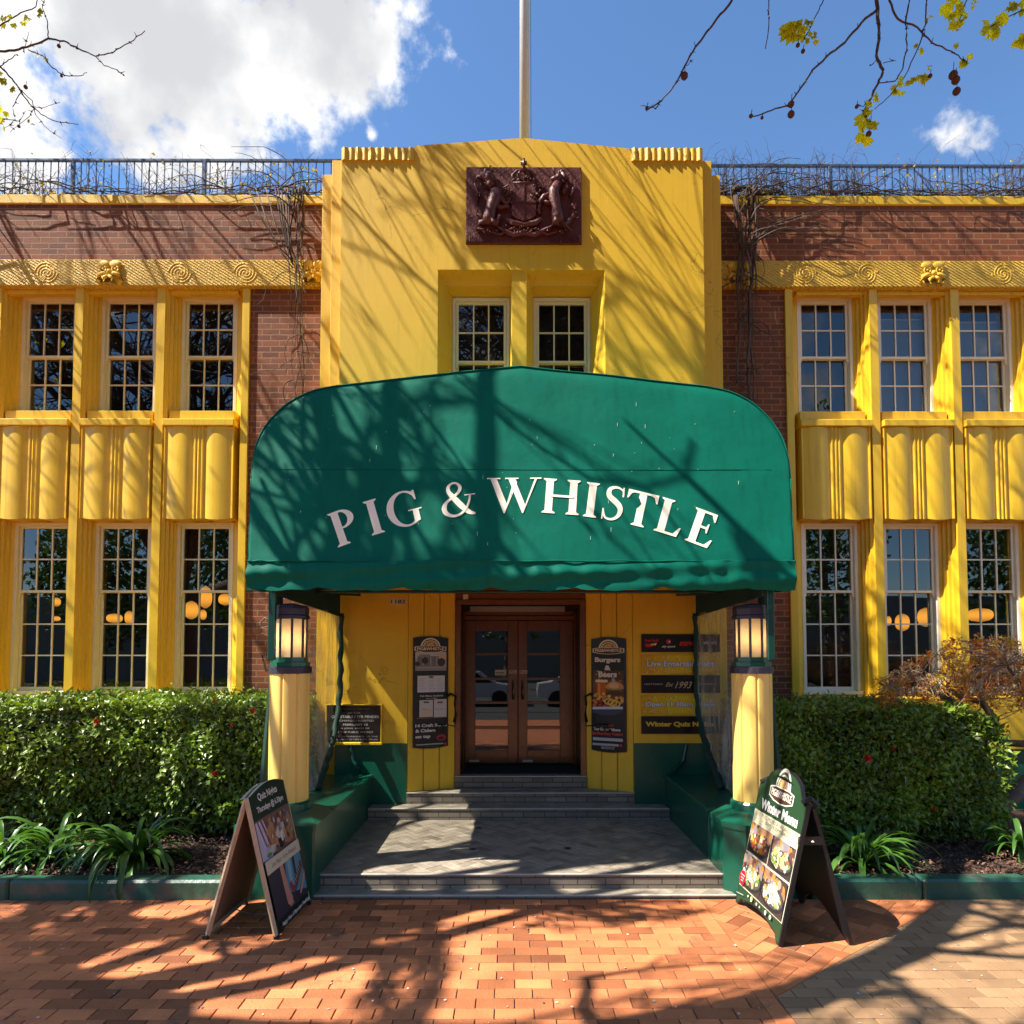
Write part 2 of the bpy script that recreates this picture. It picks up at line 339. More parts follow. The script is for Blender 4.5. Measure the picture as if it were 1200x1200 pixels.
# ------------------------------------------------------------------ flat artwork on a panel
TCACHE = {}
def text_geo(body, off, shear=0):
    k = (body, off, shear)
    if k not in TCACHE:
        c = bpy.data.curves.new('t', 'FONT'); c.body = body; c.size = 1; c.offset = off; c.align_x = 'CENTER'; c.shear = shear; c.resolution_u = 3
        o = bpy.data.objects.new('t', c); COL.objects.link(o); bpy.context.view_layer.update()
        me = o.evaluated_get(bpy.context.evaluated_depsgraph_get()).to_mesh()
        vs = [(v.co.x, v.co.y) for v in me.vertices]; fs = [tuple(p.vertices) for p in me.polygons]
        bpy.data.objects.remove(o); bpy.data.curves.remove(c)
        xs = [v[0] for v in vs]; ys = [v[1] for v in vs]
        TCACHE[k] = (vs, fs, min(xs), max(xs), min(ys), max(ys))
    return TCACHE[k]
class Art:
    """coloured shapes laid on a flat board: origin O, axes U (right), V (up), normal Nn"""
    def __init__(s, O, U=(1, 0, 0), V=(0, 0, 1), Nn=(0, -1, 0)):
        s.O = Vector(O); s.U = Vector(U); s.V = Vector(V); s.N = Vector(Nn); s.mb = MB(); s.cols = []; s.lay = .0012; s.step = .0002
    def c(s, col):
        m = col if not isinstance(col, tuple) else flat(col)
        if m not in s.cols: s.cols.append(m)
        s.mb.mi = s.cols.index(m)
    def P(s, u, v): return s.O+s.U*u+s.V*v+s.N*s.lay
    def poly(s, pts, col, keep=False):
        s.c(col)
        if not keep: s.lay += s.step
        s.mb.add([s.P(*p) for p in pts], [tuple(range(len(pts)))])
    def rect(s, u0, u1, v0, v1, col): s.poly([(u0, v0), (u1, v0), (u1, v1), (u0, v1)], col)
    def ell(s, cu, cv, ru, rv, col, n=20, a0=0, a1=2*PI, rot=0):
        cr, sr = math.cos(rot), math.sin(rot); pts = []
        full = abs(a1-a0-2*PI) < 1e-6
        for i in range(n+(0 if full else 1)):
            a = a0+(a1-a0)*i/n; x, y = ru*math.cos(a), rv*math.sin(a); pts.append((cu+x*cr-y*sr, cv+x*sr+y*cr))
        s.poly(pts, col)
    def blob(s, cu, cv, ru, rv, col, rnd):
        n = 9; s.poly([(cu+ru*math.cos(2*PI*i/n)*rnd.uniform(.6, 1.15), cv+rv*math.sin(2*PI*i/n)*rnd.uniform(.6, 1.15)) for i in range(n)], col)
    def line(s, p, q, wd, col):
        d = Vector((q[0]-p[0], q[1]-p[1])); d.normalize(); n = Vector((-d.y, d.x))*wd/2
        s.poly([(p[0]+n.x, p[1]+n.y), (q[0]+n.x, q[1]+n.y), (q[0]-n.x, q[1]-n.y), (p[0]-n.x, p[1]-n.y)], col)
    def text(s, body, u0, u1, v0, v1, col, bold=.02, shear=0):
        vs, fs, a, b, c_, d = text_geo(body, bold, shear); s.c(col); s.lay += s.step
        s.mb.add([s.P(u0+(x-a)/(b-a)*(u1-u0), v0+(y-c_)/(d-c_)*(v1-v0)) for x, y in vs], fs)
    def build(s, name, parent, label=None): return s.mb.build(name, s.cols, parent, label=label)
def badge(A, cu, cv, w_, k_=.78):
    """arched cream badge with a seated pig above a brown name banner"""
    W = (.80, .76, .64); B = (.07, .03, .018); h = w_*k_
    A.ell(cu, cv+h*.02, w_*.31, h*.50, W, 22, 0, PI)
    A.ell(cu, cv+h*.04, w_*.26, h*.40, (.10, .13, .06), 22, 0, PI)
    A.ell(cu, cv+h*.04, w_*.23, h*.33, W, 22, 0, PI)
    A.ell(cu, cv+h*.04, w_*.20, h*.29, (.30, .22, .10), 22, 0, PI)
    A.ell(cu-w_*.01, cv+h*.13, w_*.12, h*.12, (.62, .38, .14), 12); A.ell(cu+w_*.05, cv+h*.21, w_*.06, h*.075, (.66, .42, .17), 10)
    A.ell(cu+w_*.10, cv+h*.19, w_*.03, h*.035, (.5, .28, .12), 8); A.poly([(cu+w_*.02, cv+h*.26), (cu+w_*.05, cv+h*.26), (cu+w_*.03, cv+h*.33)], (.5, .3, .12))
    for k, c, g in ((1, W, 0), (.93, B, .02*k_/.78)):
        a = w_*.5*k; t_ = h*.06-g*w_; b_ = -h*.26+g*w_
        A.poly([(cu-a, cv+b_+h*.04), (cu-a*.55, cv+b_-h*.04), (cu, cv+b_-h*.07), (cu+a*.55, cv+b_-h*.04), (cu+a, cv+b_+h*.04), (cu+a, cv+t_-h*.05), (cu+a*.6, cv+t_), (cu-a*.6, cv+t_), (cu-a, cv+t_-h*.05)], c)
    A.text('PIG&WHISTLE', cu-w_*.42, cu+w_*.42, cv-h*.19, cv-h*.02, W, .03)
# ================================================================== SETTING
rnd = random.Random(7)
g = MB(); g.box(-60, 60, -60, 80, -.5, -.03); g.build('ground', ASPH, kind='structure')
def clip_poly(pts, fn):
    out_ = []
    for i in range(len(pts)):
        p, q_ = pts[i], pts[(i+1) % len(pts)]; a, b_ = fn(*p), fn(*q_)
        if a >= 0: out_.append(p)
        if (a >= 0) != (b_ >= 0): t = a/(a-b_); out_.append((p[0]+(q_[0]-p[0])*t, p[1]+(q_[1]-p[1])*t))
    return out_
def brick_clip(mb, cx, cy, z, L_, W_, ang, h, rnd, fns):
    c, s = math.cos(ang), math.sin(ang); pts = [(cx+x*c-y*s, cy+x*s+y*c) for x, y in ((-L_/2, -W_/2), (L_/2, -W_/2), (L_/2, W_/2), (-L_/2, W_/2))]
    if all(f(*p) >= 0 for p in pts for f in fns): brick_rect(mb, cx, cy, z, L_, W_, ang, h, rnd); return
    for f in fns:
        pts = clip_poly(pts, f)
        if len(pts) < 3: return
    mb.tint = rnd.uniform(.25, .8); n = len(pts); mb.add([(x, y, z-h) for x, y in pts]+[(x, y, z-.001) for x, y in pts], [tuple(range(n, 2*n))]+[(i, (i+1) % n, n+(i+1) % n, n+i) for i in range(n)])
def brick_rect(mb, cx, cy, z, L_, W_, ang, h, rnd):
    """one bevelled paver lying flat, its top at z"""
    c, s = math.cos(ang), math.sin(ang); b = .0028; tz = z+rnd.uniform(-.0012, .0012)
    tl = (rnd.uniform(-.0015, .0015), rnd.uniform(-.0015, .0015))
    def P(x, y, zz): return (cx+x*c-y*s, cy+x*s+y*c, zz+x*tl[0]*4+y*tl[1]*4)
    a, d = L_/2, W_/2
    vs = [P(-a, -d, z-h), P(a, -d, z-h), P(a, d, z-h), P(-a, d, z-h), P(-a, -d, tz-b), P(a, -d, tz-b), P(a, d, tz-b), P(-a, d, tz-b),
          P(-a+b, -d+b, tz), P(a-b, -d+b, tz), P(a-b, d-b, tz), P(-a+b, d-b, tz)]
    mb.tint = rnd.choice([rnd.uniform(.25, .8)]*4+[rnd.uniform(0, .3), rnd.uniform(.8, 1)])
    mb.add(vs, [(0, 1, 5, 4), (1, 2, 6, 5), (2, 3, 7, 6), (3, 0, 4, 7), (4, 5, 9, 8), (5, 6, 10, 9), (6, 7, 11, 10), (7, 4, 8, 11), (8, 9, 10, 11)])
bed = MB(); bed.box(-14, 14, 2.2, 5.825, -.029, -.009); bed.build('pavement_bed', SAND, kind='structure')
pav = MB(); j = .003
def bound(x): return 4.06+.76*(x-1.37)
y = 5.76; row = 0
while y > 2.3:
    off = (row % 2)*.1175+rnd.uniform(-.006, .006); x = -9-off
    while x < 1.45:
        brick_clip(pav, x+.115, y, 0, .23-j*rnd.uniform(.6, 1.4), .115-j, rnd.uniform(-.006, .006), .02, rnd, [lambda x, y: 1.412-x]); x += .235
    y -= .1175; row += 1
y = 5.70
while y > 2.3:                                              # header course
    brick_rect(pav, 1.473, y, 0, .115-j, .235-j, PI/2*0, .02, rnd); y -= .235
# 45 degree herringbone, up to the tan path
q = .1175; e = Vector((math.cos(PI/4), math.sin(PI/4))); e2 = Vector((-e.y, e.x)); tan = MB()
for i in range(-60, 70):
    for k in range(-40, 50):
        base = (i+2*k*1.0, i-2*k*1.0)
        for (ox, oy, a) in ((1, .5, 0), (.5, 2, 1)):
            u = base[0]+ox+(0 if a == 0 else 0); v = base[1]+oy
            if a == 1: v = base[1]+1+1; u = base[0]+.5
            p = Vector((3.0, 4.4))+e*(u*q)+e2*(v*q)
            if 1.4 < p.x < 9 and 2.2 < p.y < 5.95 and p.y > bound(p.x)-.2:
                brick_clip(pav, p.x, p.y, 0, .235-j, .1175-j, PI/4+a*PI/2, .02, rnd, [lambda x, y: x-1.535, lambda x, y: 5.815-y, lambda x, y: y-bound(x)-.003])
y = 5.76; row = 0
while y > 2.3:
    x = 1.30-(row % 2)*.11
    while x < 9:
        cx = x+.115
        if y < bound(cx)+.2: brick_clip(tan, cx, y, .0006, .23-j, .115-j, 0, .02, rnd, [lambda x, y: x-1.535, lambda x, y: bound(x)-.003-y])
        x += .235
    y -= .1175; row += 1
pav.build('pavement', PAVER, kind='structure'); tan.build('pavement', PAVTAN, kind='structure')
out = MB(); out.box(-14, 14, -3, 2.3, -.028, -.004); out.build('pavement', PAVER, kind='structure')
lit = MB()                                                  # petals, grit and twigs dropped on the bricks
for i in range(230):
    x = rnd.uniform(-4.5, 4.5); y = rnd.uniform(3.3, 5.75); r = rnd.uniform(.004, .013); a = rnd.uniform(0, 6)
    lit.tint = rnd.random(); lit.add([(x+r*math.cos(a+t)*rnd.uniform(.5, 1.3), y+r*math.sin(a+t), .004+rnd.uniform(0, .004)) for t in (0, 1.2, 2.4, 3.5, 4.8)], [(0, 1, 2, 3, 4)])
lit.build('fallen_petals', mat('fallen_petal', (.5, .42, .36), .8, bump=0, tint=.8), kind='stuff')
# kerbed planting beds
for s, nm in ((-1, 'left'), (1, 'right')):
    so = MB(); nx, ny = 60, 20; x0, x1, y0, y1 = 2.5, 9.5, 5.95, 8.6
    vs = [(s*(x0+(x1-x0)*i/nx), y0+(y1-y0)*k/ny, .105+.03*math.sin(i*1.7+k)*math.sin(k*2.1+i*.6)+rnd.uniform(-.012, .012)+.02*k/ny) for k in range(ny+1) for i in range(nx+1)]
    so.add(vs, [(k*(nx+1)+i, k*(nx+1)+i+1, (k+1)*(nx+1)+i+1, (k+1)*(nx+1)+i) for k in range(ny) for i in range(nx)])
    for i in range(2600):                                   # bark mulch
        x = s*rnd.uniform(2.5, 6.5); y = rnd.uniform(5.98, 7.2); z = .125+rnd.uniform(0, .03); a = rnd.uniform(0, PI); l = rnd.uniform(.008, .028); w_ = l*.35
        dx, dy = math.cos(a), math.sin(a); h = rnd.uniform(-.008, .012)
        so.add([(x-dx*l, y-dy*l, z-h), (x+dy*w_, y-dx*w_, z+.004), (x+dx*l, y+dy*l, z+h), (x-dy*w_, y+dx*w_, z+.004)], [(0, 1, 2, 3)])
    so.build('soil', SOIL, kind='structure'); mu = MB()
    for i in range(4200):
        x = s*rnd.uniform(2.5, 6.6); y = 5.98+1.3*rnd.random()**1.3; z = .135+.02*(y-5.98)+rnd.uniform(0, .035); a = rnd.uniform(0, PI); l = rnd.uniform(.010, .035); w_ = l*rnd.uniform(.25, .5); dx, dy = math.cos(a), math.sin(a); h = rnd.uniform(-.012, .016); mu.tint = rnd.random()
        mu.add([(x-dx*l, y-dy*l, z-h), (x+dy*w_, y-dx*w_, z+.006), (x+dx*l, y+dy*l, z+h), (x-dy*w_, y+dx*w_, z+.006)], [(0, 1, 2, 3)])
    mu.build('bark_mulch', mat('mulch', (.13, .065, .04), .9, var=.5, bump=.4, tint=.8), kind='stuff')
    k = MB(); segs = 9
    for i in range(segs):
        a = 2.5+i*.95; k.box(s*(a+.003), s*(a+.947), 5.80, 5.975, -.02, .165+rnd.uniform(-.004, .004), .02)
    k.build('planter_kerb', KERBG, cat='kerb', label='low green painted concrete kerb along the %s planting bed' % nm, smooth=False)

# steps and tiled landing
st = thing('entrance_steps', (0, 6, 0), 'grey tiled entrance steps rising from the brick pavement to the wooden doors', 'steps')
b = MB(); b.box(-1.85, 1.85, 5.835, 6.02, -.02, .022)
b.box(-1.80, 1.80, 6.0, 8.0, -.02, .147); b.box(-1.78, 1.78, 7.94, 8.35, .147, .283)
b.box(-1.36, 1.41, 8.17, 8.62, .283, .419); b.box(-.80, .86, 8.44, 9.4, .419, .570)
b.build('riser', STONEB, st)
for (x0, x1, yy, z) in ((-1.85, 1.85, 5.83, .03), (-1.80, 1.80, 5.99, .157), (-1.78, 1.78, 7.93, .289), (-1.36, 1.41, 8.16, .425), (-.80, .86, 8.43, .576)):
    n = MB(); n.box(x0, x1, yy, yy+.022, z-.012, z, .002); n.build('nosing', NOSE, st)
q = .095
for (x0, x1, y0, y1, z) in ((-1.84, 1.84, 5.855, 5.995, .029), (-1.79, 1.79, 6.015, 7.935, .155), (-1.77, 1.77, 7.955, 8.165, .287), (-1.35, 1.40, 8.185, 8.435, .423), (-.79, .85, 8.455, 8.60, .574)):
    tl = MB()
    for i in range(-60, 60):
        for k in range(-40, 40):
            for a in (0, 1):
                u = i+2*k+(1 if a == 0 else .5); v = i-2*k+(.5 if a == 0 else 2)
                p = Vector((0, 7))+e*(u*q)+e2*(v*q)
                if x0-.1 < p.x < x1+.1 and y0-.1 < p.y < y1+.1:
                    brick_clip(tl, p.x, p.y, z, 2*q-.003, q-.003, PI/4+a*PI/2, .008, rnd, [lambda x, y: x-x0, lambda x, y: x1-x, lambda x, y: y-y0, lambda x, y: y1-y])
    tl.build('tiling', STONET, st)
for (px, py) in ((561, 970), (554, 995), (665, 994)):
    p = at(px, py, 7); d = (p-CAM); t = (.157-CAM.z)/d.z; p = CAM+d*t; dr = MB(); dr.lathe(p.x, p.y, [(.035, .156), (.035, .161), (.030, .1615)], 16); dr.build('drain_cap', mat('dark_metal', (.03, .03, .03), .4, bump=0), st)
mt = MB(); mt.box(-.70, .80, 8.62, 9.24, .5705, .590, .004); mt.build('door_mat', mat('rubber_mat', (.012, .012, .012), .95, bump=.6, bscale=200), label='black rubber mat in front of the wooden doors', cat='mat')

# ================================================================== BUILDING
YB, YF, YP, YW, YC = 8.77, 8.69, 8.74, 8.97, 8.20
pub = thing('pub_building', (0, YB, 0), 'two storey yellow and brick pub building with a stepped yellow centre block', 'building')
zf1 = az(304, YF, 250); zf0 = az(335, YF, 250); zc0 = az(240, YB, 250); zc1 = az(229, YB, 250)
BX = 2.35
WX = [4.235, 5.335, 6.43, 7.53]; XI = 3.595; XO = 8.17
zu0 = az(487.5, YW, 300); zu1 = az(348, YW, 300); zl0 = az(814, YW, 300); zl1 = az(612.5, YW, 300)
zs1 = az(489, 8.64, 300); zs0 = az(497, 8.64, 300); zp0 = az(607, 8.62, 300)
b = MB()
for s in (-1, 1):
    b.box(s*BX, s*XI, YB, YB+.4, 0, zf0); b.box(s*XO, s*12, YB, YB+.4, 0, zf0); b.box(s*BX, s*12, YB, YB+.4, zf1, zc0)
    b.box(s*11.6, s*12, YB+.4, 15, 0, zc0)
b.build('brick_wall', BRICK, pub)
b = MB()
for s in (-1, 1):
    b.box(s*BX, s*12.1, YB-.022, YB+.38, zc0, zc1, .012)
b.build('coping', YELLOW, pub)
def hatch_mat():
    m = mat('yellow_frieze', (.80, .50, .06), .6, var=.12, bump=.2, bscale=90); t = m.node_tree; L = t.links.new; bb = t.nodes['Principled BSDF']
    g_ = N(t, 'ShaderNodeNewGeometry'); mp_ = N(t, 'ShaderNodeMapping'); mp_.inputs['Rotation'].default_value = (0, R(-32), 0); mp_.inputs['Scale'].default_value = (1, 1, 1); L(g_.outputs['Position'], mp_.inputs['Vector'])
    wv = N(t, 'ShaderNodeTexWave', wave_type='BANDS', bands_direction='Z'); wv.inputs['Scale'].default_value = 9; wv.inputs['Distortion'].default_value = 1.2; wv.inputs['Detail'].default_value = 2; wv.inputs['Detail Scale'].default_value = 3; L(mp_.outputs[0], wv.inputs['Vector'])
    n_ = N(t, 'ShaderNodeTexNoise'); n_.inputs['Scale'].default_value = 45; L(g_.outputs['Position'], n_.inputs['Vector'])
    bp = N(t, 'ShaderNodeBump'); bp.inputs['Distance'].default_value = .02; bp.inputs['Strength'].default_value = .9
    L(mth(t, 'ADD', wv.outputs['Fac'], mth(t, 'MULTIPLY', n_.outputs['Fac'], .9)), bp.inputs['Height']); L(bp.outputs[0], bb.inputs['Normal']); return m
FRZ = hatch_mat()
zm = (zf0+zf1)/2; hf = (zf1-zf0)/2
b = MB()
for s in (-1, 1): b.box(s*BX, s*12, YF, YB+.2, zf0, zf1, .01)
b.build('frieze', FRZ, pub)
# koru spirals: one mesh each
def spiral(mb, cx, cz, r, s):
    for k in range(2):
        pts = []
        for i in range(46):
            a = i/45*PI*3.4; rr = r*(1-i/45*.92); pts.append((cx+s*rr*math.cos(a+k*PI), YF+.003, cz+rr*math.sin(a+k*PI)))
        mb.tube(pts, [.0085]*46, 5)
for s, xs in ((-1, (45, 204, 282)), (1, (949, 1023, 1185))):
    for px in xs:
        m = MB(); spiral(m, ax(px, YF), zm, hf*.84, s); m.build('carved_spiral', YCARVE, pub, smooth=True)
# carved masks
def mask(cx, w_, nm='carved_mask'):
    m = MB(); h = hf*1.05; y = YF+.022
    m.box(cx-w_*.40, cx+w_*.40, y-.03, y+.02, zm-h*.8, zm+h*.8, .02)
    for sx in (-1, 1):
        m.ball((cx+sx*w_*.23, y-.035, zm+h*.55), (w_*.24, .022, h*.30), 12)            # brow lobes
        m.tube([(cx+sx*w_*.24+w_*.12*math.cos(a), y-.042, zm+h*.18+h*.24*math.sin(a)) for a in [i*PI/6 for i in range(13)]], .012, 5)
        m.ball((cx+sx*w_*.24, y-.04, zm+h*.18), (w_*.055, .02, h*.1), 8)               # eye
        m.tube([(cx+sx*w_*.03, y-.03, zm-h*.18), (cx+sx*w_*.22, y-.04, zm-h*.12), (cx+sx*w_*.42, y-.035, zm-h*.25), (cx+sx*w_*.46, y-.03, zm-h*.6), (cx+sx*w_*.34, y-.03, zm-h*.9)], [.022, .028, .03, .026, .022], 7)
        m.tube([(cx+sx*w_*.02, y-.055, zm-h*.35), (cx+sx*w_*.18, y-.06, zm-h*.5), (cx+sx*w_*.16, y-.06, zm-h*.9)], [.022, .028, .02], 6)
    m.ball((cx, y-.04, zm-h*.02), (w_*.10, .035, h*.22), 9)
    m.build(nm, YCARVE, pub, smooth=True)
for px, w_ in ((121, .34), (363, .30), (1101, .34), (869, .30)): mask(ax(px, YF), w_)
# window bays
def pillar_poly(s, xc, hw=.055, mirror=0):
    return [(xc-.185, YW+.01), (xc-.14, YW-.02), (xc-.14, YW-.06), (xc-.112, YW-.07), (xc-.112, YW-.115), (xc-.085, YW-.125), (xc-.085, YW-.17), (xc-hw, YW-.185), (xc-hw, YP),
            (xc+hw, YP), (xc+hw, YW-.185), (xc+.085, YW-.17), (xc+.085, YW-.125), (xc+.112, YW-.115), (xc+.112, YW-.07), (xc+.14, YW-.06), (xc+.14, YW-.02), (xc+.185, YW+.01), (xc+.185, YW+.25), (xc-.185, YW+.25)]
for s in (-1, 1):
    for xc in (4.785, 5.8825, 6.98):
        p = MB(); p.prism(pillar_poly(s, s*xc), 'z', .9, zf0-.002); p.build('window_pillar', YPAINT, pub)
    for x0, x1 in ((XI, XI+.10), (XO-.10, XO)):
        p = MB(); p.box(s*(x0+.002), s*(x1), YP-.002, YB+.2, .9, zf0-.002, .004)
        a, c_ = (x1, x1+.17) if x0 == XI else (x0-.17, x0)
        q1 = (c_, a) if x0 != XI else (a, c_)
        if x0 == XI: pl = [(s*x1, YP+.03), (s*(x1+.05), YW-.1), (s*(x1+.05), YW-.05), (s*(x1+.165), YW+.01), (s*(x1+.165), YW+.25), (s*x1, YW+.25)]
        else: pl = [(s*x0, YP+.03), (s*(x0-.05), YW-.1), (s*(x0-.05), YW-.05), (s*(x0-.165), YW+.01), (s*(x0-.165), YW+.25), (s*x0, YW+.25)]
        p.prism(pl, 'z', .9, zf0-.002)
        p.build('window_pillar', YPAINT, pub)
    p = MB()                                                 # lintels over each opening
    for x in WX: p.box(s*x-.42, s*x+.42, YW-.10, YW+.2, zu1, zf0-.004, .004); p.box(s*x-.46, s*x+.46, YP+.05, YW-.10, zf0-.055, zf0-.003, .004)
    p.build('lintel', YPAINT, pub)
    for x in WX:
        xc = s*x; p = MB(); p.box(xc-.475, xc+.475, 8.685, YW+.2, zs0, zs1, .008); p.box(xc-.44, xc+.44, 8.8, YW+.15, zs1, zu0+.01, .004); p.build('sill', YPAINT, pub)
        # fluted spandrel
        prof = []; W2 = .46; n = 64
        for i in range(n+1):
            t = -1+2*i/n; a = abs(t)
            if a < .16: d = .025+.022*abs(math.cos(a/.16*PI*1.5))
            else:
                u = (a-.16)/.84; d = .012+.050*math.sin(PI*(u**.8))**.9
                if u > .95: d = .03
            prof.append((xc+t*W2, YW-.20-d))
        p = MB(); fr = [(x_, y_, zp0+.04*(1-min(1, max(0, (YW-.20-y_)/.062)))) for x_, y_ in prof]; n_ = len(fr); p.add(fr+[(x_, y_, zs0-.002) for x_, y_, z_ in fr]+[(x_, YW+.15, z_) for x_, y_, z_ in fr],
            [(i, i+1, n_+i+1, n_+i) for i in range(n_-1)]+[(i, i+1, 2*n_+i+1, 2*n_+i) for i in range(n_-1)]); p.box(xc-W2, xc-W2+.012, YW-.24, YW+.1, zp0+.02, zs0-.003); p.box(xc+W2-.012, xc+W2, YW-.24, YW+.1, zp0+.02, zs0-.003); p.build('spandrel_panel', YPAINT, pub)
        p = MB(); p.box(xc-.40, xc+.40, YW-.03, YW+.2, zl1, zp0-.001, .003); p.build('lintel', YPAINT, pub)
    p = MB(); p.box(s*(XI+.001), s*(XO-.001), 8.655, YW+.2, .86, zl0-.012, .02); p.build('plinth', YELLOW, pub)
    p = MB(); p.box(s*2.5, s*12, 8.70, 8.86, 0, .858, .01); p.build('dado', GREEN, pub)
# sash windows: one prototype per size, copied
def window_parts(w_, h, rt, rb, joinery):
    """meshes around origin = bottom centre of the frame's front"""
    f = MB(); t = .042; hw = w_/2
    f.box(-hw, -hw+t, 0, .14, 0, h, .004); f.box(hw-t, hw, 0, .14, 0, h, .004); f.box(-hw+t, hw-t, 0, .14, h-t, h, .004); f.box(-hw-.02, hw+.02, -.03, .14, -.002, .05, .006)
    rows = rt+rb; iw = hw-t-.003; z0, z1 = .05, h-t; zm_ = z0+(z1-z0)*rb/rows
    def sash(y, a, c, nr, horn):
        m = MB(); st_ = .034
        m.box(-iw, -iw+st_, y, y+.04, a, c, .003); m.box(iw-st_, iw, y, y+.04, a, c, .003)
        m.box(-iw+st_, iw-st_, y, y+.04, a, a+(.05 if not horn else .034), .003); m.box(-iw+st_, iw-st_, y, y+.04, c-.034, c, .003)
        if horn:
            for sx in (-1, 1): m.prism([(sx*iw, a-.07), (sx*(iw-st_*.6), a-.05), (sx*(iw-st_), a), (sx*iw, a)], 'y', y+.002, y+.036)
        za, zb = a+(.05 if not horn else .034), c-.034; xa = iw-st_
        for i in (1, 2): x = -xa+2*xa*i/3; m.box(x-.009, x+.009, y+.006, y+.03, za, zb)
        for i in range(1, nr): z = za+(zb-za)*i/nr; m.box(-xa, xa, y+.0085, y+.0275, z-.009, z+.009)
        pn = MB(); rr = random.Random(int(y*1000)+nr)
        for i in range(3):
            for k in range(nr):
                x0, x1 = -xa+2*xa*i/3, -xa+2*xa*(i+1)/3; q0, q1 = za+(zb-za)*k/nr, za+(zb-za)*(k+1)/nr; a_, b_ = rr.uniform(-.0012, .0012), rr.uniform(-.0012, .0012)
                pn.add([(x0, y+.022-a_, q0), (x1, y+.022+a_, q0), (x1, y+.022+a_+b_, q1), (x0, y+.022-a_+b_, q1)], [(0, 1, 2, 3)])
        return m, pn
    return f, sash(.035, zm_-.015, z1, rt, True), sash(.078, z0, zm_+.02, rb, False)
def make_window(w_, h, rt, rb, joinery, pos):
    f, (s1, p1), (s2, p2) = window_parts(w_, h, rt, rb, joinery)
    o = f.build('window', joinery, None, origin=(0, 0, 0)); o.parent = pub; o.location = Vector(pos)-world_loc(pub)
    for m in (s1, s2): c = m.build('sash', joinery, None); c.parent = o
    pn = MB(); pn.add(p1.v, p1.f); pn.add(p2.v, p2.f); c = pn.build('pane', GLASS, None); c.parent = o
    return o
for s, J in ((-1, CREAM), (1, WHITEW)):
    up = lowr = None
    for x in WX:
        for kind in (0, 1):
            pos = Vector((s*x, YW, (zu0, zl0)[kind])); src = (up, lowr)[kind]
            if src is None:
                o = make_window(.765, (zu1-zu0, zl1-zl0)[kind], 2, (2, 3)[kind], J, pos)
                if kind == 0: up = o
                else: lowr = o
            else: o = copy_tree(src, pub); o.location = pos-world_loc(pub)
# interior rooms
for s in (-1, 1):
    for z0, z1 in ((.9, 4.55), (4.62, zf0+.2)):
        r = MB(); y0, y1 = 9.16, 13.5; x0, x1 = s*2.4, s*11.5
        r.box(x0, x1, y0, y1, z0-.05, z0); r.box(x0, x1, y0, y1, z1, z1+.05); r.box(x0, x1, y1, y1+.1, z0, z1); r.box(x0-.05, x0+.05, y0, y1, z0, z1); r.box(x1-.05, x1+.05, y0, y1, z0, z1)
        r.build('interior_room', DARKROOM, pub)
rf = MB(); rf.box(-11.6, 11.6, YB+.3, 15, zc0-.2, zc0-.1); rf.build('roof', mat('roof_sheet', (.2, .2, .2), .8), pub)

# centre block
X0, X1 = ax(398, YC, 400), ax(826, YC, 400); zsh = az(189, YC); hx0, hx1 = ax(513, YC, 350), ax(709, YC, 350); hz1 = az(316, YC); hz0 = 5.05; T = YC+.34
PA, PB = -1.36, 1.41; PC, PD = -.80, .86; ZL = 2.98
b = MB()
b.box(X0, PA, YC, T, 0, zsh); b.box(PB, X1, YC, T, 0, zsh); b.box(PA, hx0, YC, T, ZL, zsh); b.box(hx1, PB, YC, T, ZL, zsh)
b.box(hx0, hx1, YC, T, ZL, hz0); b.box(hx0, hx1, YC, T, hz1, zsh)
cx0, cx1 = ax(485.5, YC, 180), ax(739.5, YC, 180); xc = ax(613, YC, 165)
b.prism([(cx0, zsh), (cx1, zsh), (cx1, az(174, YC)), (xc, az(161.5, YC)), (cx0, az(171, YC))], 'y', YC, T+.3)
b.box(X0, X1, T, 12, 3.2, zsh-.002) if False else None
b.build('centre_wall', YELLOW, pub)
b = MB()
for s in (-1, 1):
    xa, xb = (ax(374.8, YC+.2, 450), X0) if s < 0 else (X1, ax(847.5, YC+.2, 450))
    xm = xa+(xb-xa)*(.5 if s < 0 else .5); zt = az(205, YC+.2); zt2 = az(188, YC+.1)
    if s < 0: b.box(xa, xm, YC+.20, YC+.9, 0, zt, .004); b.box(xm, xb, YC+.10, YC+.9, 0, zt2, .004)
    else: b.box(xm, xb, YC+.20, YC+.9, 0, zt, .004); b.box(xa, xm, YC+.10, YC+.9, 0, zt2, .004)
b.box(X0, X1, YC+.9, YC+1.1, 3.2, zsh-.1)
b.build('stepped_edge', YELLOW, pub)
for s in (-1, 1):                                            # fluted shoulder copings
    xa, xb = (X0-.0, cx0-.002) if s < 0 else (cx1+.002, X1+.0)
    prof = []; n = 96; lob = 11
    for i in range(n+1):
        t = i/n; prof.append((xa+(xb-xa)*t, YC-.012-.024*(1-abs(math.cos(t*PI*lob))**2.2)*(1 if int(t*lob) % 2 == 0 else .55)))
    prof += [(xb, T), (xa, T)]
    p = MB(); p.prism(prof, 'z', zsh, az(174.5, YC)); p.build('fluted_coping', YELLOW, pub)
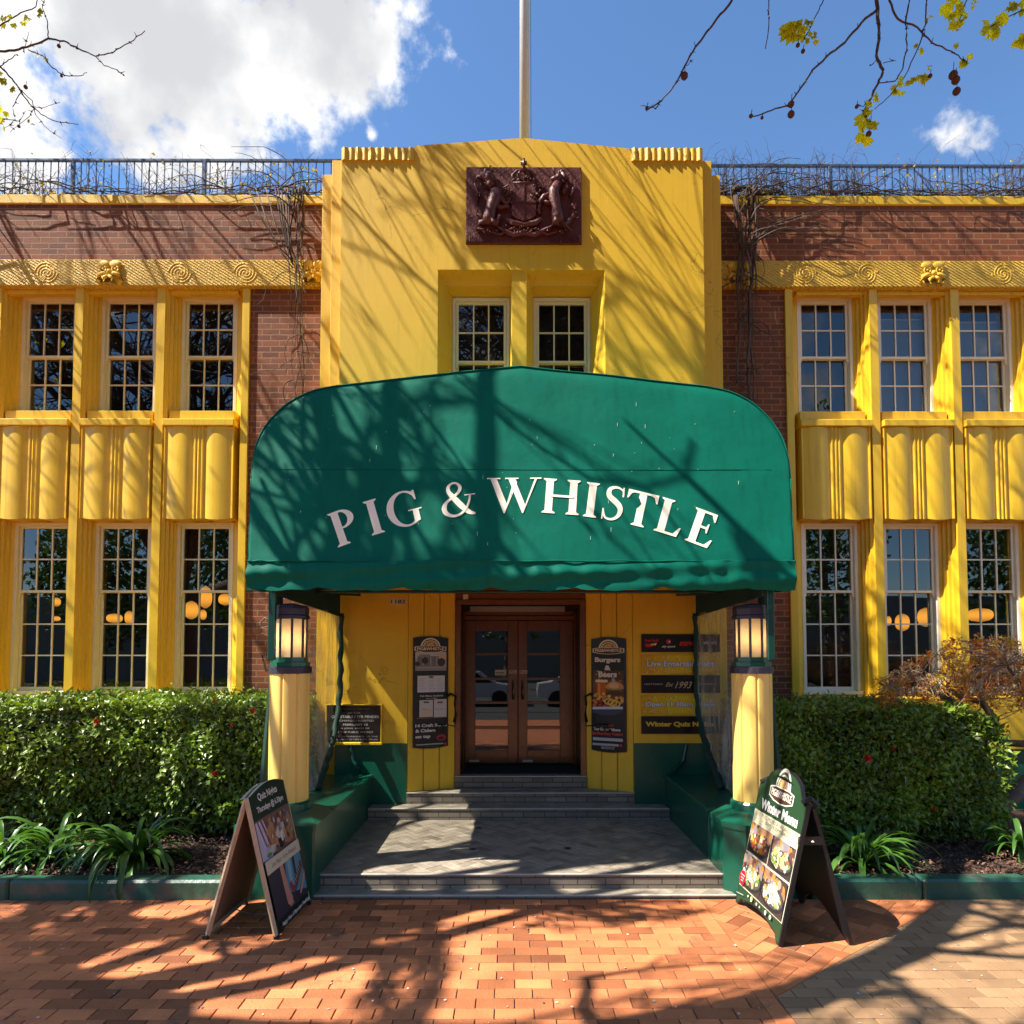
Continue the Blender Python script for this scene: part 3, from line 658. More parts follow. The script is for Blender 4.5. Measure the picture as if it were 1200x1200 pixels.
# flared recess round the two centre windows
YWc = 8.52; wz1 = az(348, YWc)
m = MB(); i0, i1 = ax(530, YWc, 350), ax(692, YWc, 350); mi0, mi1 = ax(597.5, YWc, 350), ax(624.5, YWc, 350)
for (a, b_) in ((hx0, i0), (hx1, i1)):
    m.add([(a, YC, hz0), (a, YC, hz1), (a+(b_-a)*.9, YWc-.03, wz1+.05), (a+(b_-a)*.9, YWc-.03, hz0)], [(0, 1, 2, 3)])
    m.add([(a+(b_-a)*.9, YWc-.03, hz0), (a+(b_-a)*.9, YWc-.03, wz1+.05), (b_, YWc-.03, wz1), (b_, YWc-.03, hz0)], [(0, 1, 2, 3)])
    m.add([(b_, YWc-.03, hz0), (b_, YWc-.03, wz1), (b_, YWc+.2, wz1), (b_, YWc+.2, hz0)], [(0, 1, 2, 3)])
zz = hz1+(wz1-hz1)*.5
m.add([(hx0, YC, hz1), (hx1, YC, hz1), (hx1-.06, 8.34, zz+.02), (hx0+.06, 8.34, zz+.02)], [(0, 1, 2, 3)])
m.add([(hx0+.06, 8.34, zz+.02), (hx1-.06, 8.34, zz+.02), (hx1-.06, 8.36, zz-.03), (hx0+.06, 8.36, zz-.03)], [(0, 1, 2, 3)])
m.add([(hx0+.06, 8.36, zz-.03), (hx1-.06, 8.36, zz-.03), (i1, YWc-.02, wz1), (i0, YWc-.02, wz1)], [(0, 1, 2, 3)])
m.add([(i0, YWc-.02, wz1), (i1, YWc-.02, wz1), (i1, YWc+.2, wz1), (i0, YWc+.2, wz1)], [(0, 1, 2, 3)])
fx0, fx1 = ax(600, YC+.03, 350), ax(617, YC+.03, 350)
m.prism([(fx0, YC+.03), (fx1, YC+.03), (mi1, YWc-.02), (mi1, YWc+.2), (mi0, YWc+.2), (mi0, YWc-.02)], 'z', hz0, hz1-.004)
m.box(i0-.02, i1+.02, YWc-.3, YWc+.2, hz0-.05, hz0+.02)
m.build('window_recess', YELLOW, pub)
hc = zu1-zu0
for a, b_ in ((i0, mi0), (mi1, i1)):
    make_window((b_-a)-.004, wz1-hz0-.03, 2, 2, CREAM, ((a+b_)/2, YWc, hz0+.022))
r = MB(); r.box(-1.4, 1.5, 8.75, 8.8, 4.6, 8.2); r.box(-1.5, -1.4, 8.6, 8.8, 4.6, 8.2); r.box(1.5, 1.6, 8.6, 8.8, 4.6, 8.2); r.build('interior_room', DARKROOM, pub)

# coat of arms in relief
ca0, ca1 = at(546, 287, YC), at(681, 198, YC); cw = ca1.x-ca0.x; ch = ca1.z-ca0.z; ccx = (ca0.x+ca1.x)/2
p = MB(); p.box(ca0.x, ca1.x, YC-.035, YC+.02, ca0.z, ca1.z, .006)
plq = p.build('coat_of_arms', PLUM, pub)
def cu(u, v, d=.05): return (ca0.x+cw*u, YC-.035-d*.55, ca0.z+ch*v)
p = MB()
sh = [(.395, .74), (.605, .74), (.605, .34), (.56, .29), (.50, .26), (.44, .29), (.395, .34)]
p.prism([(ca0.x+cw*u, ca0.z+ch*v) for u, v in sh], 'y', YC-.085, YC-.03)
p.box(ca0.x+cw*.495, ca0.x+cw*.505, YC-.095, YC-.08, ca0.z+ch*.27, ca0.z+ch*.73); p.box(ca0.x+cw*.40, ca0.x+cw*.60, YC-.093, YC-.08, ca0.z+ch*.495, ca0.z+ch*.51)
for (u0, v0) in ((.42, .55), (.52, .33)):
    for k in range(3): p.tube([cu(u0, v0+k*.055, .055), cu(u0+.02, v0+k*.055+.02, .06), cu(u0+.05, v0+k*.055, .06), cu(u0+.065, v0+k*.055+.015, .055)], .009, 5)
for k in range(5): p.tube([cu(.54+.0*k, .54+k*.035, .05), cu(.58, .54+k*.035, .05)], .006, 4)
p.tube([cu(.43+.012*math.sin(i), .29+.03*i*.9, .055) for i in range(6)], .012, 5)
p.build('shield', PLUM, plq)
p = MB()                                                     # crown
p.tube([cu(.41, .765, .05), cu(.5, .755, .07), cu(.59, .765, .05)], .022, 7)
for t in (-1, -.5, .5, 1): p.tube([cu(.5+t*.085, .78, .05), cu(.5+t*.10, .86, .07), cu(.5+t*.06, .92, .06), cu(.5, .93, .06)], .017, 6)
for t in (-1, -.5, 0, .5, 1): p.ball(cu(.5+t*.085, .80, .06), .026, 7)
p.ball(cu(.5, .95, .06), .035, 8); p.box(cu(.49, 0)[0], cu(.51, 0)[0], YC-.12, YC-.06, ca0.z+ch*.94, ca0.z+ch*1.05); p.box(cu(.475, 0)[0], cu(.525, 0)[0], YC-.118, YC-.07, ca0.z+ch*.99, ca0.z+ch*1.015)
p.build('crown', PLUM, plq, smooth=True)
def beast(pts_list, balls, name):
    m = MB()
    for pts, rad in pts_list: m.tube([cu(*q) for q in pts], rad, 9)
    for c, r_ in balls: m.ball(cu(*c), r_, 10)
    o = m.build(name, PLUM, plq, smooth=True)
beast([([(.19, .22, .04), (.20, .30, .055), (.215, .42, .06), (.25, .55, .065), (.26, .66, .07)], [.06, .085, .07, .085, .065]),     # body
       ([(.25, .60, .07), (.31, .55, .07), (.35, .49, .06), (.39, .55, .06)], [.045, .036, .028, .026]),
       ([(.23, .52, .06), (.30, .44, .06), (.37, .46, .06)], [.04, .03, .024]),
       ([(.21, .28, .06), (.27, .22, .07), (.29, .32, .07), (.27, .38, .05)], [.06, .055, .04, .02]),
       ([(.19, .26, .05), (.12, .25, .05), (.10, .16, .05), (.17, .15, .05)], [.045, .032, .026, .024]),
       ([(.17, .28, .04), (.10, .36, .04), (.11, .50, .04), (.12, .62, .04), (.07, .74, .04), (.10, .86, .04), (.15, .84, .04)], [.018, .02, .018, .02, .022, .02, .03])],
      [((.20, .83, .07), (.07, .06, .075)), ((.17, .85, .06), (.05, .05, .07)), ((.235, .80, .08), (.035, .04, .035)), ((.21, .74, .07), (.055, .05, .05)), ((.17, .92, .07), .025), ((.23, .92, .07), .022)], 'lion')
beast([([(.80, .24, .045), (.79, .34, .055), (.78, .45, .055), (.76, .56, .065), (.76, .66, .07), (.80, .78, .065)], [.07, .075, .06, .08, .065, .045]),
       ([(.74, .60, .07), (.67, .58, .07), (.635, .52, .06), (.635, .42, .05), (.64, .36, .05)], [.045, .034, .026, .022, .026]),
       ([(.75, .52, .06), (.70, .50, .07), (.66, .55, .06)], [.035, .028, .02]),
       ([(.79, .30, .065), (.77, .22, .07), (.84, .20, .06), (.88, .26, .05), (.93, .36, .05)], [.06, .055, .035, .03, .02]),
       ([(.80, .26, .05), (.86, .22, .05), (.89, .17, .05), (.86, .13, .05)], [.045, .03, .024, .028]),
       ([(.88, .28, .04), (.93, .34, .04), (.92, .48, .04), (.90, .60, .04), (.93, .70, .04), (.92, .80, .04)], [.02, .03, .02, .016, .02, .012]),
       ([(.80, .78, .07), (.765, .82, .08), (.735, .80, .08)], [.05, .035, .022]),
       ([(.77, .86, .07), (.755, .95, .07), (.74, 1.0, .05)], [.012, .009, .004]),
       ([(.83, .90, .05), (.87, .82, .05), (.87, .72, .05), (.84, .62, .05)], [.03, .036, .034, .025])],
      [((.80, .84, .07), (.045, .045, .055)), ((.82, .91, .06), (.015, .02, .03))], 'unicorn')
p = MB(); rm = random.Random(9)                              # mane, tail tufts and mantling
for (u0, v0, su, sv, n_) in ((.215, .78, .05, .10, 46), (.83, .80, .03, .12, 26), (.12, .62, .02, .05, 8), (.93, .42, .02, .06, 10), (.40, .60, .03, .14, 22), (.61, .62, .03, .12, 18), (.5, .14, .22, .05, 34), (.2, .14, .08, .02, 10), (.84, .14, .06, .02, 10), (.5, .84, .07, .05, 18)):
    for i in range(n_):
        uu, vv = u0+rm.gauss(0, su*.6), v0+rm.gauss(0, sv*.6); aa = rm.uniform(0, 2*PI) if n_ > 30 and v0 < .3 else rm.uniform(3.6, 5.8); l_ = rm.uniform(.015, .03)
        p.tube([cu(uu, vv, .06), cu(uu+l_*.5*math.cos(aa), vv+l_*.8*math.sin(aa), .11), cu(uu+l_*math.cos(aa+.5), vv+l_*1.6*math.sin(aa+.5), .08)], [.006, .010, .003], 5)
p.build('mantling', PLUM, plq, smooth=True)
p = MB()                                                     # scrolls and motto ribbon
for s in (-1, 1):
    p.tube([cu(.5, .22, .04), cu(.5+s*.10, .24, .06), cu(.5+s*.15, .30, .05)], [.035, .04, .025], 6)
    p.tube([cu(.5, .12, .04), cu(.5+s*.09, .08, .06), cu(.5+s*.16, .14, .05), cu(.5+s*.24, .20, .05), cu(.5+s*.20, .10, .03)], [.035, .035, .03, .03, .02], 6)
    p.tube([cu(.5+s*.03, .16, .04), cu(.5+s*.10, .17, .05), cu(.5+s*.20, .10, .04), cu(.5+s*.28, .13, .05)], [.02, .02, .02, .014], 6)
    for i in range(7): p.tube([cu(.5+s*(.11+.012*i), .40+.05*i, .03), cu(.5+s*(.13+.02*(i % 2)), .44+.05*i, .05)], .014, 5)
for s in (0, 1):
    for i in range(16):
        u = .01+i*.0165+(0 if s == 0 else .72); p.box(cu(u, 0)[0], cu(u+.009, 0)[0], YC-.055, YC-.03, ca0.z+ch*.01, ca0.z+ch*(.09 if i % 5 != 3 else .075))
p.build('motto_ribbon', PLUM, plq, smooth=False)

# porch: splayed piers, dado, door recess
for s, xa, xb in ((-1, PA, PC), (1, PB, PD)):
    for i in range(3):
        f0, f1 = i/3, (i+1)/3; gx = .006*(1 if s < 0 else -1)
        ya, yb = YC+.0+.28*f0, YC+.28*f1
        p = MB(); p.prism([(xa+(xb-xa)*f0+gx, ya), (xa+(xb-xa)*f1-gx, yb-.01), (xa+(xb-xa)*f1-gx, 8.95), (xa+(xb-xa)*f0+gx, 8.95)], 'z', .40, ZL); p.build('porch_pier', YELLOW, pub)
    p = MB(); p.prism([(xa, YC+.03), (xb, YC+.31), (xb, 8.9), (xa, 8.9)], 'z', .38, ZL+.01); p.build('porch_backing', YELLOW, pub)
zd = az(871, YC)
for a, b_ in ((X0-.0, PA-.002), (PB+.002, X1+.0)):
    p = MB(); p.box(a, b_, YC-.012, YC+.004, .28, zd, .003); p.build('dado', GREEN, pub)
p = MB(); dx0, dx1 = PC, PD
p.box(dx0, dx0+.07, 8.46, 8.56, .57, 2.80, .006); p.box(dx1-.07, dx1, 8.46, 8.56, .57, 2.80, .006); p.box(dx0, dx1, 8.45, 8.57, 2.74, 2.80, .006)
p.box(dx0, dx1, 8.50, 8.60, 2.802, 3.1)
p.build('door_surround', WOOD, pub)
p = MB(); p.box(dx0+.0, dx0+.05, 8.56, 9.3, .57, 3.0); p.box(dx1-.05, dx1, 8.56, 9.3, .57, 3.0); p.box(dx0, dx1, 8.6, 9.3, 3.0, 3.05); p.box(dx0, dx1, 9.30, 9.36, 2.60, 3.1)
for zz in (.9, 1.4, 1.9, 2.4): p.box(dx0+.05, dx0+.06, 8.6, 9.25, zz, zz+.03)
p.build('door_lining', WOODD, pub)
def dpx(px, py): return at(px, py, 9.26)
lx0, lxm, lx1 = dpx(545, 800).x, dpx(607, 800).x, dpx(672, 800).x; lz0, lz1 = .60, dpx(600, 727.5).z
p = MB(); p.box(dx0+.05, lx0-.004, 9.24, 9.32, .57, lz1+.12, .004); p.box(lx1+.004, dx1-.05, 9.24, 9.32, .57, lz1+.12, .004); p.box(lx0-.004, lx1+.004, 9.23, 9.32, lz1+.006, lz1+.07, .006); p.box(lx0, lx1, 9.25, 9.33, lz1+.075, lz1+.14, .006)
p.build('door_frame', WOOD, pub)
prow = [(739.5, 765), (768, 794), (797, 822), (825, 851), (854.5, 879)]
BRASS = mat('worn_brass', (.45, .33, .18), .35, metal=.8, bump=.1)
for (a, b_, g0, g1, side) in ((lx0, lxm-.003, dpx(557, 800).x, dpx(595, 800).x, 1), (lxm+.003, lx1, dpx(618, 800).x, dpx(656, 800).x, -1)):
    p = MB(); zt, zb = dpx(600, prow[0][0]).z, dpx(600, prow[-1][1]).z
    p.box(a, g0, 9.25, 9.30, lz0, lz1, .005); p.box(g1, b_, 9.25, 9.30, lz0, lz1, .005); p.box(g0, g1, 9.25, 9.30, zt, lz1, .004); p.box(g0, g1, 9.25, 9.30, lz0, zb, .004)
    for i in range(4): p.box(g0, g1, 9.255, 9.295, dpx(600, prow[i+1][0]).z, dpx(600, prow[i][1]).z, .003)
    d = p.build('door', WOOD, pub)
    q_ = MB(); rr = random.Random(5+side)
    for t_, u_ in prow:
        e1 = rr.uniform(-.003, .003); q_.add([(g0, 9.28, dpx(600, u_).z), (g1, 9.28+e1, dpx(600, u_).z), (g1, 9.28+e1, dpx(600, t_).z), (g0, 9.28, dpx(600, t_).z)], [(0, 1, 2, 3)])
    q_.build('pane', GLASSD, d)
    hx = dpx(601.5 if side > 0 else 612.5, 800).x; h_ = MB(); za, zb2 = dpx(600, 820).z, dpx(600, 797).z
    h_.box(hx-.022, hx+.022, 9.243, 9.2502, za, zb2, .004); h_.tube([(hx, 9.245, za+.04), (hx, 9.20, za+.06), (hx, 9.195, (za+zb2)/2), (hx, 9.20, zb2-.06), (hx, 9.245, zb2-.04)], .010, 8)
    h_.build('handle', BRASS, d, smooth=True)
    k_ = MB(); k_.box(a+.06, a+.20, 9.244, 9.2502, lz0+.02, lz0+.05, .002); k_.build('kick_plate', NOSE, d)
    A = Art((0, 9.2485, 0)); c0, c1 = (dpx(597, 0).x, dpx(605.5, 0).x) if side > 0 else (dpx(608.5, 0).x, dpx(617, 0).x); z0_, z1_ = dpx(600, 789.5).z, dpx(600, 785.5).z
    A.rect(c0, c1, z0_, z1_, (.65, .55, .4)); A.text('PULL', c0+.01, c1-.01, z0_+.008, z1_-.008, (.08, .05, .03), .03); A.build('pull_label', d)
A = Art((0, 9.2775, 0)); c0, c1 = dpx(581, 0).x, dpx(593.5, 0).x; z0_, z1_ = dpx(600, 791.5).z, dpx(600, 785).z
A.rect(c0, c1, z0_, z1_, (.6, .6, .5)); A.rect(c0+.01, c1-.01, z0_+.012, z0_+.02, (.2, .2, .2)); A.rect(c0+.01, c1-.03, z0_+.03, z0_+.045, (.15, .2, .15)); A.build('door_notice', pub)
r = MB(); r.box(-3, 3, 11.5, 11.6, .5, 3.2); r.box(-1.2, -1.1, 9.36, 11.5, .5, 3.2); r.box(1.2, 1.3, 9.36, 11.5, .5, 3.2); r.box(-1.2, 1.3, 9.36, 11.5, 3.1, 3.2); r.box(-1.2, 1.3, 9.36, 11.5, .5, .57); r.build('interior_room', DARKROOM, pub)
m = MB(); a, c_ = at(551, 717, 9.2), at(662, 710.5, 9.2); m.box(a.x, c_.x, 9.19, 9.22, a.z, c_.z, .004); m.build('door_sign', mat('pale_board', (.35, .33, .30), .5), label='blank pale strip sign above the wooden doors', cat='sign')
m = MB(); a, c_ = at(542, 703, 8.44), at(548.5, 696, 8.44); m.box(a.x, c_.x, 8.47, 8.498, a.z, c_.z, .006); m.ball(((a.x+c_.x)/2, 8.468, (a.z+c_.z)/2), .012, 8); m.build('sensor_box', mat('pale_plastic', (.6, .58, .52), .5), label='small pale sensor box above the door frame', cat='sensor')
# curled iron door hooks on the piers
HK = mat('black_iron', (.012, .011, .010), .35, metal=.5, bump=.2)
for s, xs, nm in ((-1, (526, 533, 530, 515), 'left'), (1, (694, 687, 690, 712), 'right')):
    root = thing('door_hook', at(xs[2], 830, 8.40), 'curled black iron door hook beside the %s poster' % ('menu' if s < 0 else 'burger'), 'hook', 'iron door hooks')
    m = MB(); pts = [at(xs[0], 815, 8.38), at(xs[0]-s*2, 813, 8.33), at(xs[1]-s*1, 816, 8.30), at(xs[1], 825, 8.28), at(xs[1]-s*1, 838, 8.28), at(xs[2]+s*-2, 846, 8.3)]
    m.tube(pts, [.016]*6, 8); m.build('bar', HK, root, smooth=True)
    m = MB(); c_ = at(xs[3], 853, 8.27); r0 = .03; m.tube([at(xs[1]-s*1, 843, 8.3), at(xs[1]-s*0, 849, 8.28), at(xs[2]+s*-3, 851, 8.27), at((xs[2]+xs[3])/2, 849, 8.27)]+[c_+Vector((s*-.0+.045*math.cos(t)*(-s), 0, .045*math.sin(t))) for t in [2.0-i*.6 for i in range(9)]], .008, 7); m.build('curl', HK, root, smooth=True)
# ================================================================== CANOPY
HWD = 2.418; YWALL = YC-.004
TILT = .22
def cat(c, n):
    out_ = []
    for i in range(len(c)-1):
        p0, p1, p2, p3 = c[max(i-1, 0)], c[i], c[i+1], c[min(i+2, len(c)-1)]
        for k in range(n):
            t = k/n; out_.append(tuple(.5*((2*p1[a])+(-p0[a]+p2[a])*t+(2*p0[a]-5*p1[a]+4*p2[a]-p3[a])*t*t+(-p0[a]+3*p1[a]-3*p2[a]+p3[a])*t**3) for a in (0, 1)))
    out_.append(c[-1]); return out_
def FL(z): return 1+.030*max(0, z-2.915)
def fy(z): return 5.86+(z-2.915)*TILT
OUTL = []
for px, py in ((296.5, 560), (297.8, 538), (301, 522), (307, 507), (319, 490), (335, 474.5), (352, 464), (371, 456.5), (395, 451.5), (460, 444.5), (530, 436.5), (611.5, 428.5)):
    z = 4
    for _ in range(5): p = at(px, py, fy(z)); z = p.z
    OUTL.append((min(0, (p.x-.012)/FL(z)), p.z))
OUTL[0] = (-HWD, OUTL[0][1]); OUTL[-1] = (0, OUTL[-1][1])
OUTC = cat(OUTL[:9], 4)+OUTL[9:]
def ztop(x):
    a = -abs(x)
    for (x0, z0), (x1, z1) in zip(OUTC, OUTC[1:]):
        if x0 <= a <= x1: return z0+(z1-z0)*(a-x0)/max(1e-6, x1-x0)
    return OUTC[0][1] if a < OUTC[0][0] else OUTC[-1][1]
aw = thing('entrance_canopy', (0, YWALL, 2.7), 'large dark green fabric canopy lettered PIG & WHISTLE over the entrance', 'canopy')
from mathutils import noise
def wr(x, z): return .018*noise.noise(Vector((x*1.3, z*1.6, 3)))+.004*noise.noise(Vector((x*5+z*3, z*5, 9)))
def surf(x, z): return fy(z)+wr(x, z)
NX = 120; NR = 40
def sagx(i): return HWD*math.sin(PI/2*(-1+2*i/NX))
m = MB(); vs = []; tops = []
for i in range(NX+1):
    x = sagx(i); zt = ztop(x); tops.append((x*FL(zt), surf(x, zt), zt))
    for k in range(NR+1):
        z = 2.915+(zt-2.915)*k/NR; edge = min(1, min(i, NX-i)/5, (NR-k)/2.5); vs.append((x*FL(z), surf(x, z)+.022*(1-edge)**2, z))
m.add(vs, [(i*(NR+1)+k, (i+1)*(NR+1)+k, (i+1)*(NR+1)+k+1, i*(NR+1)+k+1) for i in range(NX) for k in range(NR)])
m.build('canopy_front', FABRIC, aw, smooth=True)
m = MB(); vs = []; K = 12
for k in range(K+1):
    t = k/K
    for (x, y, z) in tops: vs.append((x, y+.022+(YWALL-y-.022)*t, z+.10*t-.02*math.sin(PI*t*3)*(1-abs(x)/HWD)))
n = NX+1; m.add(vs, [(k*n+i, k*n+i+1, (k+1)*n+i+1, (k+1)*n+i) for k in range(K) for i in range(NX)]); m.build('canopy_roof', FABRIC, aw, smooth=True)
for s in (-1, 1):                                            # closed side cheeks
    zt = ztop(HWD); ys_ = [YWALL-(YWALL-5.87)*k/14 for k in range(15)]
    m = MB(); pl = [(s*HWD*FL(2.915+(zt-2.915)*k/8), fy(2.915+(zt-2.915)*k/8)+.02, 2.915+(zt-2.915)*k/8) for k in range(9)]+[(s*HWD*FL(zt), YWALL, zt+.10)]+[(s*HWD, y_, 2.69+.012*math.sin(i*1.9)) for i, y_ in enumerate(ys_)]
    m.add(pl, [tuple(range(len(pl)))]); m.build('canopy_side', FABRIC, aw)
m = MB(); vs = []; NV = 190; rows = 9                        # valance with gathered scallops
for k in range(rows+1):
    t = k/rows
    for i in range(NV+1):
        x = -HWD-.004+2*(HWD+.004)*i/NV; sc_ = abs(math.sin((x+.28)/.76*PI)); zb = 2.665+.03*(1-sc_)**3+.006*math.sin(x*21)
        z = 2.925+(zb-2.925)*t
        dy = -.010+.016*math.sin(x*26+2*math.sin(x*3))*math.sin(PI*min(1, t*1.1))*.5+.022*noise.noise(Vector((x*4, t*2.2, 1)))*math.sin(PI*t)-.02*math.sin(PI*t)+.012*math.sin(t*9+x*2.3)
        vs.append((x, 5.86+dy, z))
m.add(vs, [(k*(NV+1)+i, k*(NV+1)+i+1, (k+1)*(NV+1)+i+1, (k+1)*(NV+1)+i) for k in range(rows) for i in range(NV)])
m.build('valance', FABRIC, aw, smooth=True)
m = MB(); m.tube([(sagx(i), 5.848+.004*math.sin(i), 2.925+.004*math.sin(i*.7)) for i in range(NX+1)], .008, 6)
m.tube([(x*1.001, y+.014, z+.002) for x, y, z in tops], .0075, 5)
for s in (-1, 1): m.tube([(s*(HWD+.002)*FL(z), fy(z)+.014, z) for z in [2.92+(ztop(HWD)-2.92)*k/6 for k in range(7)]], .0075, 5)
m.build('piping', FABRIC, aw, smooth=True)
m = MB()
for yy in (6.0, 7.2):
    m.tube([(-2.3, yy, 2.78), (2.3, yy, 2.78)], .018, 8)
for s in (-1, 1):
    m.tube([(s*2.34, 5.95, 2.76), (s*2.34, 8.15, 2.76)], .018, 8); m.box(s*2.2, s*2.26, 5.93, 5.98, 2.05, 2.80, .005)
    m.tube([(s*1.98, 8.19, 2.86), (s*1.92, 8.05, 2.82), (s*2.3, 7.6, 2.80)], .014, 6)
m.build('canopy_frame', GREEND, aw)
# lettering: old-style capitals assembled from strokes
def arc(cx, cy, rx, ry, a0, a1, n=18): return [(cx+rx*math.cos(R(a0+(a1-a0)*i/n)), cy+ry*math.sin(R(a0+(a1-a0)*i/n))) for i in range(n+1)]
def ring(cx, cy, ro, ri, a0, a1, icx=None, n=22):
    """crescent: outer ellipse ro, inner ellipse ri"""
    o_ = arc(cx, cy, ro[0], ro[1], a0, a1, n); i_ = arc(cx if icx is None else icx, cy, ri[0], ri[1], a0, a1, n); return [('q', o_, i_)]
def stem(x, w_=.188, sl=.07, y0=0, y1=1, top=True, bot=True):
    r_ = [('p', [(x-w_/2, y0), (x+w_/2, y0), (x+w_/2, y1), (x-w_/2, y1)])]
    for on, y, d in ((bot, y0, 1), (top, y1, -1)):
        if on: r_.append(('p', [(x-w_/2-sl, y), (x+w_/2+sl, y), (x+w_/2+sl, y+d*.03), (x+w_/2, y+d*.08), (x-w_/2, y+d*.08), (x-w_/2-sl, y+d*.03)]))
    return r_
GL = {}
GL['I'] = (.38, stem(.19))
GL['P'] = (.68, stem(.19)+ring(.30, .73, (.33, .27), (.17, .215), 90, -90)+[('p', [(.19, .95), (.31, .95), (.31, 1), (.19, 1)]), ('p', [(.19, .46), (.31, .46), (.31, .51), (.19, .51)])])
GL['H'] = (.98, stem(.19)+stem(.79)+[('p', [(.19, .475), (.79, .475), (.79, .54), (.19, .54)])])
GL['L'] = (.68, stem(.19)+[('p', [(.19, 0), (.60, 0), (.66, .27), (.615, .27), (.50, .065), (.19, .065)])])
GL['E'] = (.70, stem(.19)+[('p', [(.19, 0), (.60, 0), (.66, .25), (.62, .25), (.50, .065), (.19, .065)]), ('p', [(.19, 1), (.60, 1), (.60, .76), (.565, .76), (.48, .935), (.19, .935)]),
     ('p', [(.19, .49), (.42, .49), (.45, .39), (.48, .39), (.48, .66), (.45, .66), (.42, .555), (.19, .555)])])
GL['T'] = (.84, stem(.42, top=False)+[('p', [(.03, 1.0), (.03, .74), (.065, .74), (.13, .90), (.20, .935), (.64, .935), (.71, .90), (.775, .74), (.81, .74), (.81, 1.0)])])
GL['G'] = (.92, ring(.50, .5, (.46, .52), (.30, .465), 48, 315, .52)+[('p', [(.68, .05), (.83, .10), (.83, .42), (.68, .42)]), ('p', [(.57, .44), (.91, .44), (.91, .405), (.57, .405)]),
     ('p', [(.77, .98), (.81, .98), (.82, .70), (.785, .70), (.74, .83), (.70, .90)])])
GL['S'] = (.60, [('s', [(.50, .78), (.47, .90), (.37, .965), (.26, .965), (.15, .90), (.125, .78), (.17, .67), (.29, .575), (.41, .47), (.47, .35), (.455, .20), (.37, .08), (.25, .03), (.13, .06), (.075, .17), (.05, .30)],
     [.03, .04, .055, .075, .10, .125, .145, .16, .15, .125, .10, .075, .06, .055, .045, .03]), ('p', [(.475, .72), (.515, .72), (.50, 1.0), (.465, 1.0)]), ('p', [(.035, .0), (.07, .0), (.065, .31), (.03, .31)])])
GL['W'] = (1.36, [('p', [(.09, .97), (.25, .97), (.50, .22), (.435, -.02), (.41, -.02)]), ('p', [(.41, -.02), (.435, -.02), (.76, .85), (.72, .97), (.69, .97)]),
     ('p', [(.54, .97), (.70, .97), (.955, .20), (.895, -.02), (.87, -.02)]), ('p', [(.87, -.02), (.895, -.02), (1.27, .97), (1.21, .97)]),
     ('p', [(0, 1), (.34, 1), (.34, .965), (0, .965)]), ('p', [(.46, 1), (.80, 1), (.80, .965), (.46, .965)]), ('p', [(1.09, 1), (1.38, 1), (1.38, .965), (1.09, .965)])])
GL['&'] = (.96, [('s', [(.88, .03), (.72, .10), (.55, .30), (.40, .52), (.28, .72), (.28, .87), (.38, .96), (.50, .95), (.57, .84), (.53, .70), (.38, .57), (.20, .44), (.12, .28), (.16, .12), (.32, .03), (.50, .06), (.66, .20), (.76, .40), (.80, .56)],
     [.05, .12, .16, .15, .11, .08, .055, .06, .09, .08, .06, .08, .13, .12, .075, .06, .055, .05, .05]), ('p', [(.66, .60), (.93, .60), (.93, .57), (.66, .57)])])
CAPH = .335; RB = 4.17; apex = at(611.5, 598.8, 5.90); letters = []
for ch_, th in (('P', -21.5), ('I', -17.9), ('G', -14.3), ('&', -7.7), ('W', -.9), ('H', 4.75), ('I', 8.4), ('S', 11.15), ('T', 14.35), ('L', 18.0), ('E', 22.0)):
    wd, prims = GL[ch_]; mb = MB(); a = R(th); lay = [.0]
    def M_(p, lay_):
        lx = (p[0]-wd/2)*CAPH*1.08; r_ = RB+p[1]*CAPH; x = apex.x+r_*math.sin(a)+lx*math.cos(a); z = apex.z-RB+r_*math.cos(a)-lx*math.sin(a)
        return (x, surf(x, z)-.004-lay_, z)
    def quadstrip(A_, B_, l):
        n = len(A_); mb.add([M_(p, l) for p in A_]+[M_(p, l) for p in B_], [(i, i+1, n+i+1, n+i) for i in range(n-1)])
    for pr in prims:
        lay[0] += .0004
        if pr[0] == 'p':
            mb.add([M_(p, lay[0]) for p in pr[1]], [tuple(range(len(pr[1])))])
        elif pr[0] == 'q': quadstrip(pr[1], pr[2], lay[0])
        else:
            c_ = cat(pr[1], 5); ws = []
            for i in range(len(pr[2])-1):
                for k in range(5): ws.append(pr[2][i]+(pr[2][i+1]-pr[2][i])*k/5)
            ws.append(pr[2][-1]); A_, B_ = [], []
            for i, p in enumerate(c_):
                d = Vector((c_[min(i+1, len(c_)-1)][0]-c_[max(i-1, 0)][0], c_[min(i+1, len(c_)-1)][1]-c_[max(i-1, 0)][1])); d.normalize(); n = Vector((-d.y, d.x))*ws[i]/2
                A_.append((p[0]+n.x, p[1]+n.y)); B_.append((p[0]-n.x, p[1]-n.y))
            if ch_ == '&':                                   # the loop crosses itself: two layers
                for i in range(len(A_)-1):
                    l = lay[0]+.00035*i/8; mb.add([M_(q_, l) for q_ in (A_[i], A_[i+1], B_[i+1], B_[i])], [(0, 1, 2, 3)])
            else: quadstrip(A_, B_, lay[0])
    mb.build('letter', LETTER, aw)
